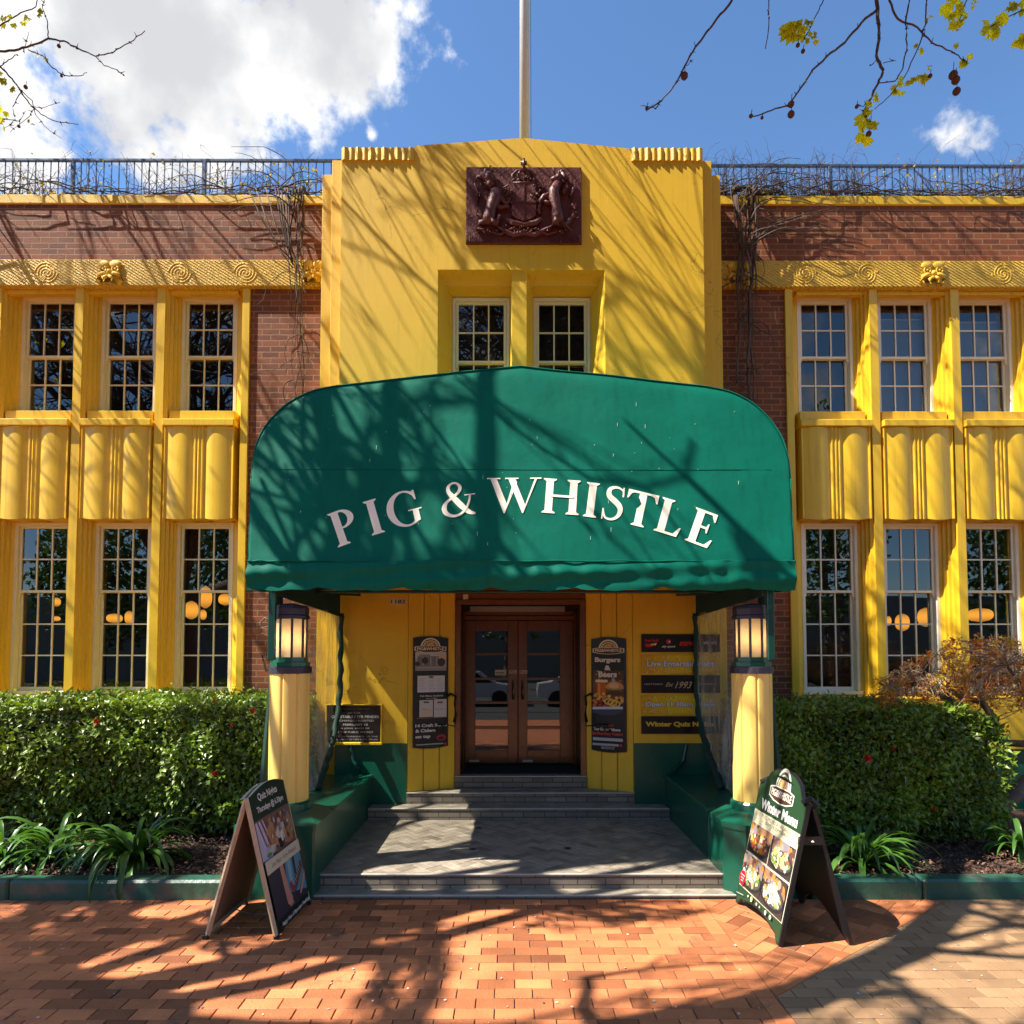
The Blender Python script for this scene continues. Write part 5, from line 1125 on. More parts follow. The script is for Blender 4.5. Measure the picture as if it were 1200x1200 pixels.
# right sign: face looks left (-x)
rtr = thing('a_frame_sign', (2.1, 5.3, 0), 'green and black A-frame board reading Winter Menu, right of the steps', 'sign board')
y0, y1 = 4.87, 5.74; W_ = y1-y0; H = 1.03; xb_, xt_ = 1.81, 2.045
V = Vector((xt_-xb_, 0, H)); hl = V.length; V.normalize(); U = Vector((.02, -1, 0)).normalized(); Nn = V.cross(-U); Nn = Nn if Nn.x < 0 else -Nn
A = Board(Vector((xb_-.0, y1, .01)), U, V, Nn)
arch = [(W_, hl-.03), (W_-.06, hl-.02), (W_-.11, hl+.01)]+[(W_/2+W_*.36*math.cos(PI*i/12), hl+.005+.15*math.sin(PI*i/12)) for i in range(1, 12)]+[(.11, hl+.01), (.06, hl-.02), (0, hl-.03)]
cut = [(0, 0), (.05, 0), (.10, .05)]+[(W_*(.12+.76*i/10), .045+.05*math.sin(PI*i/10)) for i in range(1, 10)]+[(W_-.10, .05), (W_-.05, 0), (W_, 0)]
A.solid(cut+arch, .028).build('front_panel', BLACK, rtr)
GR = (.018, .055, .022); m_ = .014
def lerp_poly(pts): return [(max(m_, min(W_-m_, u_)), v_-(.012 if v_ > .5 else -.012)) for u_, v_ in pts]
A.poly(lerp_poly(cut+arch), GR)
badge(A, W_*.5, hl*.985, W_*.50)
A.text('Winter Menu', W_*.13, W_*.90, hl*.785, hl*.865, W8, .045)
A.rect(m_, W_-m_, hl*.665, hl*.762, (.56, .53, .36)); A.text('FULL MENU AVAILABLE', W_*.2, W_*.82, hl*.722, hl*.75, (.03, .05, .03), .0); A.text('11.30AM - 9.00PM DAILY', W_*.24, W_*.80, hl*.688, hl*.713, (.03, .05, .03), .0)
A.rect(m_, W_-m_, hl*.145, hl*.666, (.60, .56, .42))
food(A, m_+.008, W_*.495, hl*.425, hl*.655, 11, [(.62, .30, .05), (.55, .12, .04), (.72, .62, .5), (.30, .10, .05), (.75, .55, .1), (.4, .2, .15)])
food(A, W_*.515, W_-m_-.008, hl*.425, hl*.655, 12, [(.16, .30, .04), (.48, .52, .16), (.4, .12, .06), (.70, .66, .45), (.55, .6, .3)])
food(A, m_+.008, W_*.495, hl*.158, hl*.412, 13, [(.45, .40, .12), (.62, .60, .5), (.14, .24, .06), (.5, .3, .1), (.75, .72, .62)])
food(A, W_*.515, W_-m_-.008, hl*.158, hl*.412, 14, [(.72, .68, .55), (.62, .58, .42), (.5, .28, .08), (.2, .34, .08), (.78, .76, .66)])
A.step = .0002; A.lay += .001; A.ell(W_*.10, hl*.215, .060, .060, (.62, .01, .03), 22)
for k, t_ in enumerate(('lunch &', 'dinner from', '$15')): A.text(t_, W_*(.055+.01*k), W_*(.145-.01*k), hl*(.232-.022*k), hl*(.244-.022*k), W8, .03)
for (x, c_, r_) in ((.30, W8, .012), (.38, (.75, .65, .3), .026), (.50, (.7, .45, .4), .016), (.57, (.7, .5, .45), .012), (.70, W8, .022), (.80, (.75, .72, .6), .022)): A.ell(W_*x, hl*.128, r_*.8, r_*.8, c_, 10)
A.line((W_*.04, hl*.085), (W_*.2, hl*.105), .006, (.4, .45, .38))
A.build('printed_face', rtr)
xbb = 2.39; Vb = Vector((2.13-xbb, 0, 1.0)); hb = Vb.length; Vb.normalize(); Nb = Vector((Vb.z, 0, -Vb.x)); Bk = Board(Vector((xbb-.01, 5.76, .01)), Vector((-.0, -1, 0)), Vb, Nb); W2_ = .86
archb = [(W2_, hb-.03), (W2_-.11, hb)]+[(W2_/2+W2_*.36*math.cos(PI*i/12), hb+.0+.13*math.sin(PI*i/12)) for i in range(1, 12)]+[(.11, hb), (0, hb-.03)]
cutb = [(0, 0), (.06, 0), (.11, .05)]+[(W2_*(.13+.74*i/10), .055+.15*math.sin(PI*i/10)) for i in range(1, 10)]+[(W2_-.11, .05), (W2_-.06, 0), (W2_, 0)]
Bk.solid(cutb+archb, .028).build('back_panel', BLACK, rtr)
m = MB()
for yy in (4.885, 5.72): m = MB(); m.prism([(1.985, .72), (2.18, .72), (2.175, .78), (1.995, .78)], 'y', yy, yy+.012); m.build('side_strap', BLACK, rtr)
for yy in (4.90, 5.70): m = MB(); m.tube([(2.03, yy, 1.02), (2.09, yy, 1.05), (2.14, yy, 1.0)], .022, 6); m.build('hinge', BLACK, rtr)
m = MB()
for yy in (4.878,): m.lathe(2.09, yy, [(.0001, .74), (.012, .745), (.0001, .757)], 10)
m.build('bolt', NOSE, rtr)
# ================================================================== ROOF RAILINGS, FLAGPOLE
def zpx(py, Y, px): return at(px, py, Y).z
YR = 8.95
for s, nm in ((-1, 'left'), (1, 'right')):
    zt = az(187 if s < 0 else 192, YR, 300); zb = zc1
    root = thing('roof_railing', (s*5, YR, zb), 'blue grey metal balustrade along the roof edge on the %s wing' % nm, 'railing', 'roof railings')
    x0 = BX+.05; m = MB(); m.box(s*x0, s*11.8, YR-.02, YR+.02, zt-.035, zt, .004); m.build('top_rail', STEEL, root)
    m = MB(); m.box(s*x0, s*11.8, YR-.015, YR+.015, zb+.04, zb+.065); m.build('bottom_rail', STEEL, root)
    m = MB(); x = x0+.08
    while x < 11.8: m.box(s*x-.0058, s*x+.0058, YR-.0058, YR+.0058, zb+.065, zt-.035); x += .105
    m.build('bars', STEEL, root)
    x = x0+.12
    while x < 11.8: m = MB(); m.box(s*x-.022, s*x+.022, YR-.022, YR+.022, zb-.02, zt-.035, .003); m.build('post', STEEL, root); x += 1.82
fp = thing('flagpole', (ax(614.5, 9.6, 100), 9.6, 7.5), 'white flagpole rising behind the peak of the centre parapet', 'flagpole')
m = MB(); m.tube([(fp.location.x, 9.6, 7.5), (fp.location.x, 9.6, 20)], [.078, .058], 18); m.build('pole', mat('weathered_white', (.55, .53, .48), .5, var=.15), fp, smooth=True)
m = MB(); m.tube([(fp.location.x+.10, 9.58, 8.8), (fp.location.x+.085, 9.58, 20)], .006, 5); m.build('halyard', mat('rope', (.35, .34, .3), .8), fp)

# ================================================================== HANGING LAMPS AND BLINDS SEEN THROUGH THE GLASS
def crop(px0, py0, sc_, x, y): return px0+x/sc_, py0+y/sc_
LM = mat('paper_lamp', (.9, .6, .2), .6, bump=0, emit=(1.0, .40, .045), es=.62)
_t = LM.node_tree; _g = N(_t, 'ShaderNodeTexCoord'); _s = N(_t, 'ShaderNodeSeparateXYZ'); _t.links.new(_g.outputs['Generated'], _s.inputs[0])
_v = mth(_t, 'SINE', mth(_t, 'MULTIPLY', _s.outputs['Z'], PI)); _r = mth(_t, 'SINE', mth(_t, 'MULTIPLY', _s.outputs['Z'], 70)); _t.links.new(mth(_t, 'ADD', mth(_t, 'ADD', .22, mth(_t, 'MULTIPLY', _v, .42)), mth(_t, 'MULTIPLY', _r, .05)), _t.nodes['Principled BSDF'].inputs['Emission Strength'])
lamps = [(578/2.4, 320+912/2.4, 17, 30, 'tall oval paper lamp, highest in the window just left of the canopy'), (538/2.4, 320+948/2.4, 18, 25, 'round paper lamp left of the tall one in that window by the canopy'),
         (571/2.4, 320+961/2.4, 9, 14, 'smallest paper lamp, below the tall one in the window left of the canopy'), (634/2.4, 320+918/2.4, 18, 16, 'wide paper lamp right of the tall one in the window left of the canopy'),
         (322/2.4, 320+971/2.4, 20, 13, 'wide flat paper lamp in the second lower window left of the canopy'), (363/2.4, 320+969/2.4, 11, 18, 'narrow upright paper lamp in the second lower window left of the canopy'),
         (159/2.4, 320+925/2.4, 10, 12, 'small paper lamp high in the third lower window left of the canopy'), (158/2.4, 320+972/2.4, 10, 7, 'small flat paper lamp low in the third lower window left of the canopy'),
         (880+371/2.306, 320+940/2.306, 8, 13, 'small paper lamp left of the upright one in a right wing window'), (880+409/2.306, 320+944/2.306, 18, 24, 'upright oval paper lamp in the second window right of the canopy'),
         (880+473/2.306, 320+930/2.306, 21, 26, 'large paper lamp at the right of the second lower window right of the canopy'), (880+619/2.306, 320+924/2.306, 31, 19, 'wide paper lamp in the third lower window right of the canopy')]
for i, (px, py, rx, rz, lab) in enumerate(lamps):
    Y = 10.2+(i*37 % 5)*.45; p = at(px, py, Y); k = (Y/FPX)/2.35; root = thing('hanging_lamp', p, 'glowing '+lab, 'lamp', 'paper lamps inside the pub')
    m = MB(); pr = []; n = 10
    for j in range(n+1):
        t = -1+2*j/n; pr.append((max(.02, rx*k*(1-abs(t)**2.6)**.5), p.z+rz*k*t))
    m.lathe(p.x, p.y, pr, 18); m.build('shade', LM, root, smooth=True)
    m = MB(); m.tube([(p.x, p.y, p.z+rz*k), (p.x, p.y, 4.5)], .006, 5); m.build('cord', BLACK, root)
BLD = mat('blind_cloth', (.36, .42, .46), .8, var=.08, bump=.1)
for x, y0_, lab in ((5.335, 375, 'second'), (6.43, 378, 'third')):
    rt = thing('roller_blind', (x, 9.14, zu0), 'grey roller blind half drawn in the %s upper window right of the canopy' % lab, 'blind', 'roller blinds upstairs')
    m = MB(); m.box(x-.36, x+.36, 9.135, 9.14, zu0+.0, az(y0_, 9.12, 1060)); m.build('cloth', BLD, rt); m = MB(); m.box(x-.36, x+.36, 9.13, 9.145, az(y0_, 9.12, 1060), az(y0_, 9.12, 1060)+.02); m.build('rail', WHITEW, rt)

# ================================================================== PLANTS
def leaf(mb, p, d, up, L_, W_, tint, curl=.15):
    d = d.normalized(); sd = d.cross(up)
    if sd.length < 1e-3: sd = d.cross(Vector((1, .3, .2)))
    sd.normalize(); n = sd.cross(d); mb.tint = tint
    b0 = p; mid = p+d*L_*.5+n*L_*.05; tip = p+d*L_-n*L_*curl
    mb.add([b0, mid+sd*W_*.5+n*W_*.18, tip, mid-sd*W_*.5+n*W_*.18, mid], [(0, 1, 4), (1, 2, 4), (0, 4, 3), (3, 4, 2)])
def rv(r): return Vector((r.gauss(0, 1), r.gauss(0, 1), r.gauss(0, 1))).normalized()
def hedge(s, x0, x1, y0, y1, z0, z1, seed, nleaf, label, endslope=0):
    r = random.Random(seed); root = thing('hedge', (s*(x0+x1)/2, (y0+y1)/2, z0), label, 'hedge')
    # stems, and a solid core coloured dark for the shade between leaves
    m = MB()
    for i in range(int((x1-x0)*5)):
        x = s*r.uniform(x0+.1, x1-.1); y = r.uniform(y0+.2, y1-.2); p = Vector((x, y, .08)); pts = [p.copy()]
        for k in range(5): p = p+Vector((r.uniform(-.12, .12), r.uniform(-.1, .1), (z1-.2)/5)); pts.append(p.copy())
        m.tube(pts, [.022, .018, .014, .011, .008, .005], 5)
    m.build('stems', BARK, root, smooth=True)
    def off(a, b_): return .15*noise.noise(Vector((a*1.1, b_*1.5, seed)))+.09*noise.noise(Vector((a*3.3, b_*3.7, seed+4)))+.03*noise.noise(Vector((a*8, b_*8, seed)))
    m = MB()
    for i in range(nleaf):
        q = r.random(); x = r.uniform(x0, x1); fz = (z1-z0)
        if q < .60:   # front face
            z = z0+fz*r.random()**.9; y = y0-off(x*s, z)+abs(r.gauss(0, .055)); nrm = Vector((0, -1, .35))
            if z < z0+.22: y += (z0+.22-z)*.8; z += .14*noise.noise(Vector((x*2.3, 5, seed)))
            if z > z1-.12: y += (z-(z1-.12))*.6
        elif q < .90: # top
            y = r.uniform(y0, y1); z = z1+off(x*s, y)*.55-abs(r.gauss(0, .035))+.02*(y-y0); nrm = Vector((0, -.2, 1))
            if r.random() < .12: z += r.uniform(0, .09)+.05*max(0, noise.noise(Vector((x*2.5, y*2, seed))))
        else:         # both ends
            z = z0+fz*r.random(); y = r.uniform(y0, y1); e_ = r.random() < .5; x = (x0 if e_ else x1)+(1 if e_ else -1)*(abs(r.gauss(0, .05))-off(y, z)); nrm = Vector((s*(-1 if e_ else 1), -.2, .3))
        if endslope and x > x1-endslope:
            if z > z1-(x-(x1-endslope))*.35: z -= (x-(x1-endslope))*.4
        d = (nrm.normalized()*.5+rv(r)*.9+Vector((0, 0, -.15))).normalized(); up = (nrm+rv(r)*.75+Vector((0, -.1, .45))).normalized(); L_ = r.uniform(.05, .10)
        patch = noise.noise(Vector((x*1.6, z*1.8+y, seed+9)))
        leaf(m, Vector((s*x, y, z)), d, up, L_, L_*.5, min(1, max(0, .42+.45*patch+r.gauss(0, .18)+(.12 if q >= .6 and q < .9 else 0))))
    m.build('foliage', LEAFH, root)
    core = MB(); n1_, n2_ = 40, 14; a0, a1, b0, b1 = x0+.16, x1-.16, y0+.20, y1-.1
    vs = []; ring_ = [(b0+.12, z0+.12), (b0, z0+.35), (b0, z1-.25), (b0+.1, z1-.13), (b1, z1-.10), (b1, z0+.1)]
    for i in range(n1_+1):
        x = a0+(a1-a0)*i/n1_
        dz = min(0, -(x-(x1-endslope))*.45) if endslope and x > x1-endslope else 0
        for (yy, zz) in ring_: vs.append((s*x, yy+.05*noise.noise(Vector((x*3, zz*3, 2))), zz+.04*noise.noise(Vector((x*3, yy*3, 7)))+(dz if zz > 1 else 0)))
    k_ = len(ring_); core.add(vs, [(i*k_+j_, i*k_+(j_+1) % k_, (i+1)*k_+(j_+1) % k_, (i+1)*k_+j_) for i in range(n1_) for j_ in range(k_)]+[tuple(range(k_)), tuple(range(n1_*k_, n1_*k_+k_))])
    core.tint = .2; core.build('shaded_core', mat('core_shade', (.018, .030, .008), .8, var=.6, nscale=14, bump=1, bscale=20), root)  # near-black shell: the hedge's inner shade is put into its colour
    return root
hl_ = hedge(-1, 2.52, 7.4, 7.05, 8.42, .20, 1.56, 3, 25000, 'clipped glossy green hedge with red flowers along the left wing')
hr_ = hedge(1, 2.56, 5.02, 6.90, 8.40, .16, 1.50, 8, 16000, 'clipped dark green hedge along the right wing', .35)
def flower(parent, px, py, Y, rad, r):
    p = at(px, py, Y); m = MB()
    for k in range(14):
        a = r.uniform(0, 6.28); d = Vector((math.cos(a), -.8-r.random(), math.sin(a))); m.tint = r.random(); leaf(m, p+rv(r)*rad*.2, d, rv(r), rad*r.uniform(.8, 1.2), rad*1.0, r.random(), .3)
    m.build('flower', PETAL, parent)
r = random.Random(2)
for px, py, Y, rad in ((113.5, 845, 6.98, .045), (297, 832, 6.95, .04), (253, 906, 6.95, .035), (311, 873, 6.98, .028), (252, 821, 7.0, .026), (272, 849, 6.97, .02)): flower(hl_, px, py, Y, rad, r)
for px, py, Y, rad in ((1015, 888, 6.78, .05), (1047, 877, 6.8, .025), (1093, 947, 6.8, .03)): flower(hr_, px, py, Y, rad, r)
def strap(px, py, Y, n, L_, seed, label, tint=.5):
    r = random.Random(seed); p = at(px, py, Y); p.z = .13; root = thing('strap_leaf_plant', p, label, 'plant', 'strap leaved plants in front of the hedges'); m = MB()
    for i in range(n):
        a = r.uniform(0, 2*PI); l = L_*r.uniform(.6, 1.15); w_ = r.uniform(.036, .062); el = r.uniform(.35, 1.35); d = Vector((math.cos(a), math.sin(a)*.8-.15, 0)); sd = Vector((-d.y, d.x, 0)).normalized(); q = p+d*.03+Vector((0, 0, .0)); K = 9; vs = []
        m.tint = min(1, max(0, tint+r.gauss(0, .25))); th = el; seg = l/K; st = p.copy()
        tw = r.uniform(-.3, .3)
        for k in range(K+1):
            t = k/K; ww = w_*math.sin(PI*min(1, .12+t*.88))**.7*(1.0 if t < .95 else .3); s2 = (sd*math.cos(tw*t*2)+Vector((0, 0, 1))*math.sin(tw*t*2))
            vs += [q-s2*ww*.5+Vector((0, 0, ww*.22)), q, q+s2*ww*.5+Vector((0, 0, ww*.22))]
            q = q+(d*math.cos(th)+Vector((0, 0, math.sin(th))))*seg; th -= (.12+.28*t)*(1.5-el*.35)
            if q.z < .05 and q.y > 5.98: q.z = .09
        m.add(vs, [(3*k+j_, 3*k+j_+1, 3*k+4+j_, 3*k+3+j_) for k in range(K) for j_ in (0, 1)])
    m.build('leaves', LEAFS, root, smooth=True)
for a in ((2, 985, 6.42, 60, .70, 1, 'strap leaved plant at the far left edge of the left bed'), (66, 985, 6.45, 66, .72, 2, 'strap leaved plant between the two others in the left bed'), (158, 985, 6.38, 100, .82, 3, 'largest strap leaved clump in the left bed, nearest the quiz sign'),
          (1008, 985, 6.30, 90, .74, 4, 'bright strap leaved plant beside the Winter Menu sign', .72), (1196, 960, 6.6, 50, .55, 5, 'small strap leaved plant at the far right end of the bed')): strap(*a)

# ---- Japanese maple
r = random.Random(21)
def PT(px, py, Y): return at(px, py, Y)
mp_ = thing('maple_tree', (PT(1215, 960, 7.2).x, 7.2, .1), 'small laceleaf maple with russet leaves and pale twigs before the right wing', 'tree')
m = MB(); Y = 7.35
trunk = [PT(1235, 985, 7.1), PT(1200, 935, 7.1), PT(1180, 945, 7.05)]
m.tube([PT(1260, 1000, 7.3), PT(1215, 905, 7.2), PT(1195, 925, 7.1), PT(1172, 952, 7.05), PT(1160, 962, 7.05)], [.13, .10, .085, .06, .035], 9)
m.tube([PT(1215, 905, 7.2), PT(1205, 872, 7.25), PT(1172, 870, 7.4), PT(1148, 850, 7.55), PT(1130, 832, 7.6), PT(1108, 818, 7.6), PT(1090, 812, 7.6), PT(1070, 800, 7.55)], [.06, .05, .045, .045, .04, .034, .024, .014], 8)
m.tube([PT(1165, 862, 7.45), PT(1160, 835, 7.5), PT(1150, 822, 7.5), PT(1128, 818, 7.5), PT(1118, 812, 7.45)], [.045, .04, .036, .03, .02], 8)
m.tube([PT(1205, 872, 7.25), PT(1212, 840, 7.2), PT(1195, 800, 7.2), PT(1180, 780, 7.1)], [.04, .034, .025, .012], 8)
m.build('trunk', mat('maple_bark', (.13, .09, .065), .8, var=.4, nscale=10, bump=.5), mp_, smooth=True)
tw = MB(); lf = MB()
starts = [PT(px, py, yy) for px, py, yy in ((1070, 800, 7.55), (1090, 812, 7.6), (1108, 816, 7.6), (1118, 812, 7.45), (1128, 830, 7.6), (1150, 820, 7.5), (1180, 780, 7.1), (1195, 800, 7.2), (1212, 830, 7.2), (1148, 850, 7.5))]
ctr = PT(1135, 790, 7.4)
def mcrown():
    while True:
        px, py = r.uniform(1030, 1260), r.uniform(742, 835); 
        top = 762-26*math.exp(-((px-1150)/55)**2)+ (28 if px < 1090 else 0)*((1090-px)/60) + 14*noise.noise(Vector((px*.03, 1, 2)))
        if px < 1075: lo = 815
        else: lo = 812
        if py > top and py < lo+18*r.random()**2: return PT(px, py, r.uniform(6.9, 8.1))
for i in range(300):
    t = mcrown(); s0 = min(starts, key=lambda q: (q-t).length+r.uniform(0, .35)); mid = (s0+t)/2+Vector((r.uniform(-.06, .06), r.uniform(-.06, .06), r.uniform(0, .10))); end = t+Vector((r.uniform(-.05, .05), 0, -.05))
    tw.tint = r.choice([.5, .7, 1, 1]); tw.tube([s0, (s0+mid)/2+rv(r)*.03, mid, (mid+end)/2+rv(r)*.03, end], [.007, .006, .0045, .0035, .002], 4, cap=False)
    for k in range(3): e2_ = end+rv(r)*.12+Vector((0, 0, -.03)); tw.tube([mid+(end-mid)*r.random(), (mid+end)/2+rv(r)*.04, e2_], [.003, .0025, .0015], 4, cap=False)
    if r.random() < .74:
        for k in range(r.randint(12, 26)):
            p = end+rv(r)*r.uniform(0, .085); d = Vector((r.gauss(0, 1), r.gauss(0, 1), r.gauss(-.35, .5)))
            leaf(lf, p, d, rv(r), r.uniform(.03, .065), r.uniform(.011, .022), r.random(), .35)
tw.build('twigs', mat('pale_twig', (.24, .16, .10), .7, var=.3, bump=.1, tint=.6), mp_, smooth=True); lf.build('crown', LEAFM, mp_)

# ---- bare climber on the roof railing and down the brick piers
def wander(r, p, d, n, step, jit, pull=None, k=.2):
    pts = [p.copy()]; d = d.normalized()
    for i in range(n):
        d = (d+rv(r)*jit+(pull*k if pull else Vector((0, 0, 0)))).normalized(); p = p+d*step; pts.append(p.copy())
    return pts
for s, nm, seed in ((-1, 'left', 5), (1, 'right', 6)):
    r = random.Random(seed); xs = ax(347, 8.6, 300) if s < 0 else ax(872, 8.6, 300); dens = .95 if s > 0 else .42
    root = thing('climbing_vine', (xs, 8.62, 3), 'leafless woody climber up the %s brick pier and along the roof railing' % nm, 'climber', 'bare climbers on the wings'); m = MB()
    for i in range(12 if s > 0 else 7):
        x = xs+r.uniform(-.09, .11)*(1 if s > 0 else .6); ex = s*r.uniform(-.1, .55); z = zc1+.02; pts = [(x+ex, 8.95, z+r.uniform(.05, .3)), (x+ex*.6, 8.85, z+r.uniform(.02, .12)), (x+ex*.25, 8.66, z+.04)]; z -= .05; rad = r.choice([.016, .011, .008, .006, .005] if s < 0 else [.026, .019, .013, .009, .006]); zlow = r.uniform(3.9, 6.8) if i > 1 else 3.0; ph = r.uniform(0, 6)
        while z > zlow:
            spread = (z-5.5)/3 if s > 0 and z > 6.9 else 0
            pts.append((x+.04*math.sin(z*1.7+ph)+.02*math.sin(z*5+ph)+spread*.12*math.sin(ph*3), 8.60-.03*math.sin(z*2.3+ph)-(.03 if zf0-.05 < z < zf1+.05 else 0), z)); z -= .12
        m.tint = r.random(); m.tube(pts, [rad*(1-.5*k/len(pts)) for k in range(len(pts))], 6)
    for i in range(int(38*dens)):                            # side shoots on the brick
        p = Vector((xs+r.uniform(-.08, .1), 8.60, r.uniform(4.6, zc0))); d = Vector((r.choice([-1, 1]), 0, r.uniform(-1, .3)))
        pts = [q_ for q_ in wander(r, p, d, 16, .045, .35, Vector((0, 0, -1)), .1)]; pts = [Vector((q_.x, min(8.64, max(8.5, q_.y)), q_.z)) for q_ in pts]; m.tint = r.random(); m.tube(pts, [.007*(1-.04*k) for k in range(len(pts))], 4)
    for i in range(int(20*dens)):                            # fan of stems from the pier head
        p = Vector((xs+r.uniform(-.1, .1), 8.56, zc0-r.uniform(0, .8))); d = Vector((s*r.uniform(.2, 1) if r.random() < .75 else -s*.5, 0, 1)); pts = wander(r, p, d, 18, .075, .20, Vector((s*.6, .1, -.15)), .25)
        pts = [Vector((q_.x, min(8.64, q_.y) if q_.z < zc1 else max(8.6, min(9.0, q_.y)), min(zc1+.55, q_.z))) for q_ in pts]; m.tint = r.random(); m.tube(pts, [.009*(1-.04*k) for k in range(len(pts))], 5)
    if s < 0:
        for i in range(8):
            p = Vector((ax(r.uniform(285, 345), 8.6, 240), 8.62, zc1)); e_ = Vector((ax(343, 8.6, 300), 8.62, zm+r.uniform(-.1, .3))); m.tint = r.random(); m.tube([p, p+(e_-p)*.35+Vector((0, -.02, -.12)), p+(e_-p)*.7+Vector((0, -.02, -.12)), e_], [.010, .009, .008, .007], 5)
    for i in range(int(110*dens)):                            # runners along the foot of the railing
        x = s*r.uniform(2.5, 8.6); p = Vector((x, 8.9+r.uniform(-.15, .05), zc1+r.uniform(.02, .12))); pts = wander(r, p, Vector((r.choice([-1, 1]), 0, r.uniform(-.05, .25))), 20, .07, .22, Vector((0, 0, -.3)), .12)
        pts = [Vector((q_.x, max(8.66, min(9.05, q_.y)), max(zc1+.012, q_.z))) for q_ in pts if abs(q_.x) > 2.42]
        if len(pts) > 3: m.tint = r.random(); m.tube(pts, [max(.003, .011*(1-.045*k)) for k in range(len(pts))], 4)
    for i in range(int(430*dens)):                           # thin wiry sprays rising through the bars
        x = s*(2.45+6.2*r.random()**(1.25 if s > 0 else .8)); p = Vector((x, 8.9+r.uniform(-.1, .1), zc1+.03)); pts = wander(r, p, Vector((r.uniform(-1, 1), 0, r.uniform(.3, 1.2))), r.randint(7, 15), .06, .30, Vector((0, 0, -.5)), .08)
        pts = [Vector((q_.x, max(8.7, min(9.08, q_.y)), max(zc1+.01, q_.z))) for q_ in pts if abs(q_.x) > 2.4]
        if len(pts) > 3:
            m.tint = r.random(); m.tube(pts, [max(.0018, .0055*(1-.06*k)) for k in range(len(pts))], 4, cap=False)
            for k in range(2):
                q_ = r.choice(pts[2:]); m.tube(wander(r, q_, rv(r)+Vector((0, 0, .4)), 4, .045, .3), [.003, .0025, .002, .0015, .001], 3, cap=False)
    m.build('stems', VINEM, root, smooth=True)
    m = MB()
    for i in range(int(420 if s < 0 else 150)):
        x = s*r.uniform(2.5, 8.0); z = zc1+abs(r.gauss(0, .3)); 
        if z < zc1+.75 and noise.noise(Vector((x*1.2, z, 3))) > -.12: leaf(m, Vector((x, 8.9+r.uniform(-.1, .1), z)), rv(r), rv(r), r.uniform(.03, .065), r.uniform(.03, .05), r.random())
    m.build('leaves', mat('yellowing_leaf', (.42, .30, .04), .6, bump=0, tint=.5, transl=.3), root)
# tangle over the centre block's right shoulder
# cable loops on the left pier
m = MB(); p = lambda x, y: at(x, y, 8.68)
m.tube([p(318, 728), p(310, 724), p(305, 730), p(307, 742), p(318, 750)], .012, 6); m.tube([p(306, 736), p(316, 734), p(322, 738)], .009, 6); m.tube([p(318, 785), p(312, 786), p(309, 776), p(307, 768), p(313, 770), p(319, 776)], .014, 6)
o = m.build('cable_loop', mat('old_cable', (.18, .12, .07), .7), label='brown looped cable on the brick pier behind the left lantern', cat='cable', smooth=True)

# ================================================================== STREET TREES (plane trees, mostly above and behind the camera)
def in_view(p, pad=14):
    q = proj(p); return q is not None and -pad < q[0] < 1200+pad and -pad < q[1] < 1200+pad
def branchy(mb, r, p, d, L_, rad, depth, box, stop=0):
    nseg = 4 if depth > 1 else 3; pts = [p.copy()]; rads = [rad]; q = p.copy(); dd = d.normalized()
    for i in range(nseg):
        ok = False
        for tr_ in range(7):
            nd = (dd+rv(r)*(.22+.1*tr_)+Vector((0, 0, .05))).normalized(); c_, ext = box; nq = q+nd*L_/nseg
            v = Vector(((nq.x-c_.x)/ext.x, (nq.y-c_.y)/ext.y, (nq.z-c_.z)/ext.z))
            if v.length > 1: nd = (nd-Vector((v.x/ext.x, v.y/ext.y, v.z/ext.z)).normalized()*.8).normalized(); nq = q+nd*L_/nseg
            if not in_view(nq) and not in_view((q+nq)/2) and nq.z > 3.5 and not gap(nq) and not gap((q+nq)/2): ok = True; break
        if not ok: break
        dd = nd; q = nq; pts.append(q.copy()); rads.append(rad*(1-.35*(i+1)/nseg))
        if depth > 0:
            for k in range(1 if i < nseg-1 else 2):
                a = rv(r); side = (a-dd*a.dot(dd)).normalized(); nd2 = (dd*.75+side*r.uniform(.5, 1.0)).normalized(); branchy(mb, r, q, nd2, L_*r.uniform(.60, .80), rads[-1]*r.uniform(.58, .82), depth-1, box)
    if len(pts) > 1:
        mb.tube(pts, [max(.006, x) for x in rads], 7 if rad > .08 else (5 if rad > .02 else 3), cap=False)
        if depth == 0:
            TIPS.append(pts[-1])
TIPS = []
def gap(p):                                                  # openings in the crown that let the sun reach the landing
    t = p.z-.3; x = p.x+.75*t; y = p.y+.225*t
    if -1.75 < x < -.2 and 5.9 < y < 8.4: return True
    x = p.x+.75*p.z; y = p.y+.225*p.z
    return -4.8 < x < 4.8 and 3.9 < y < 6.15 and noise.noise(Vector((x*.95, y*1.7, 4.3))) > .07 or 2.4 < abs(x) < 6.5 and 5.9 < y < 7.6 and noise.noise(Vector((x*1.1, y*1.3, 8.3))) > .0
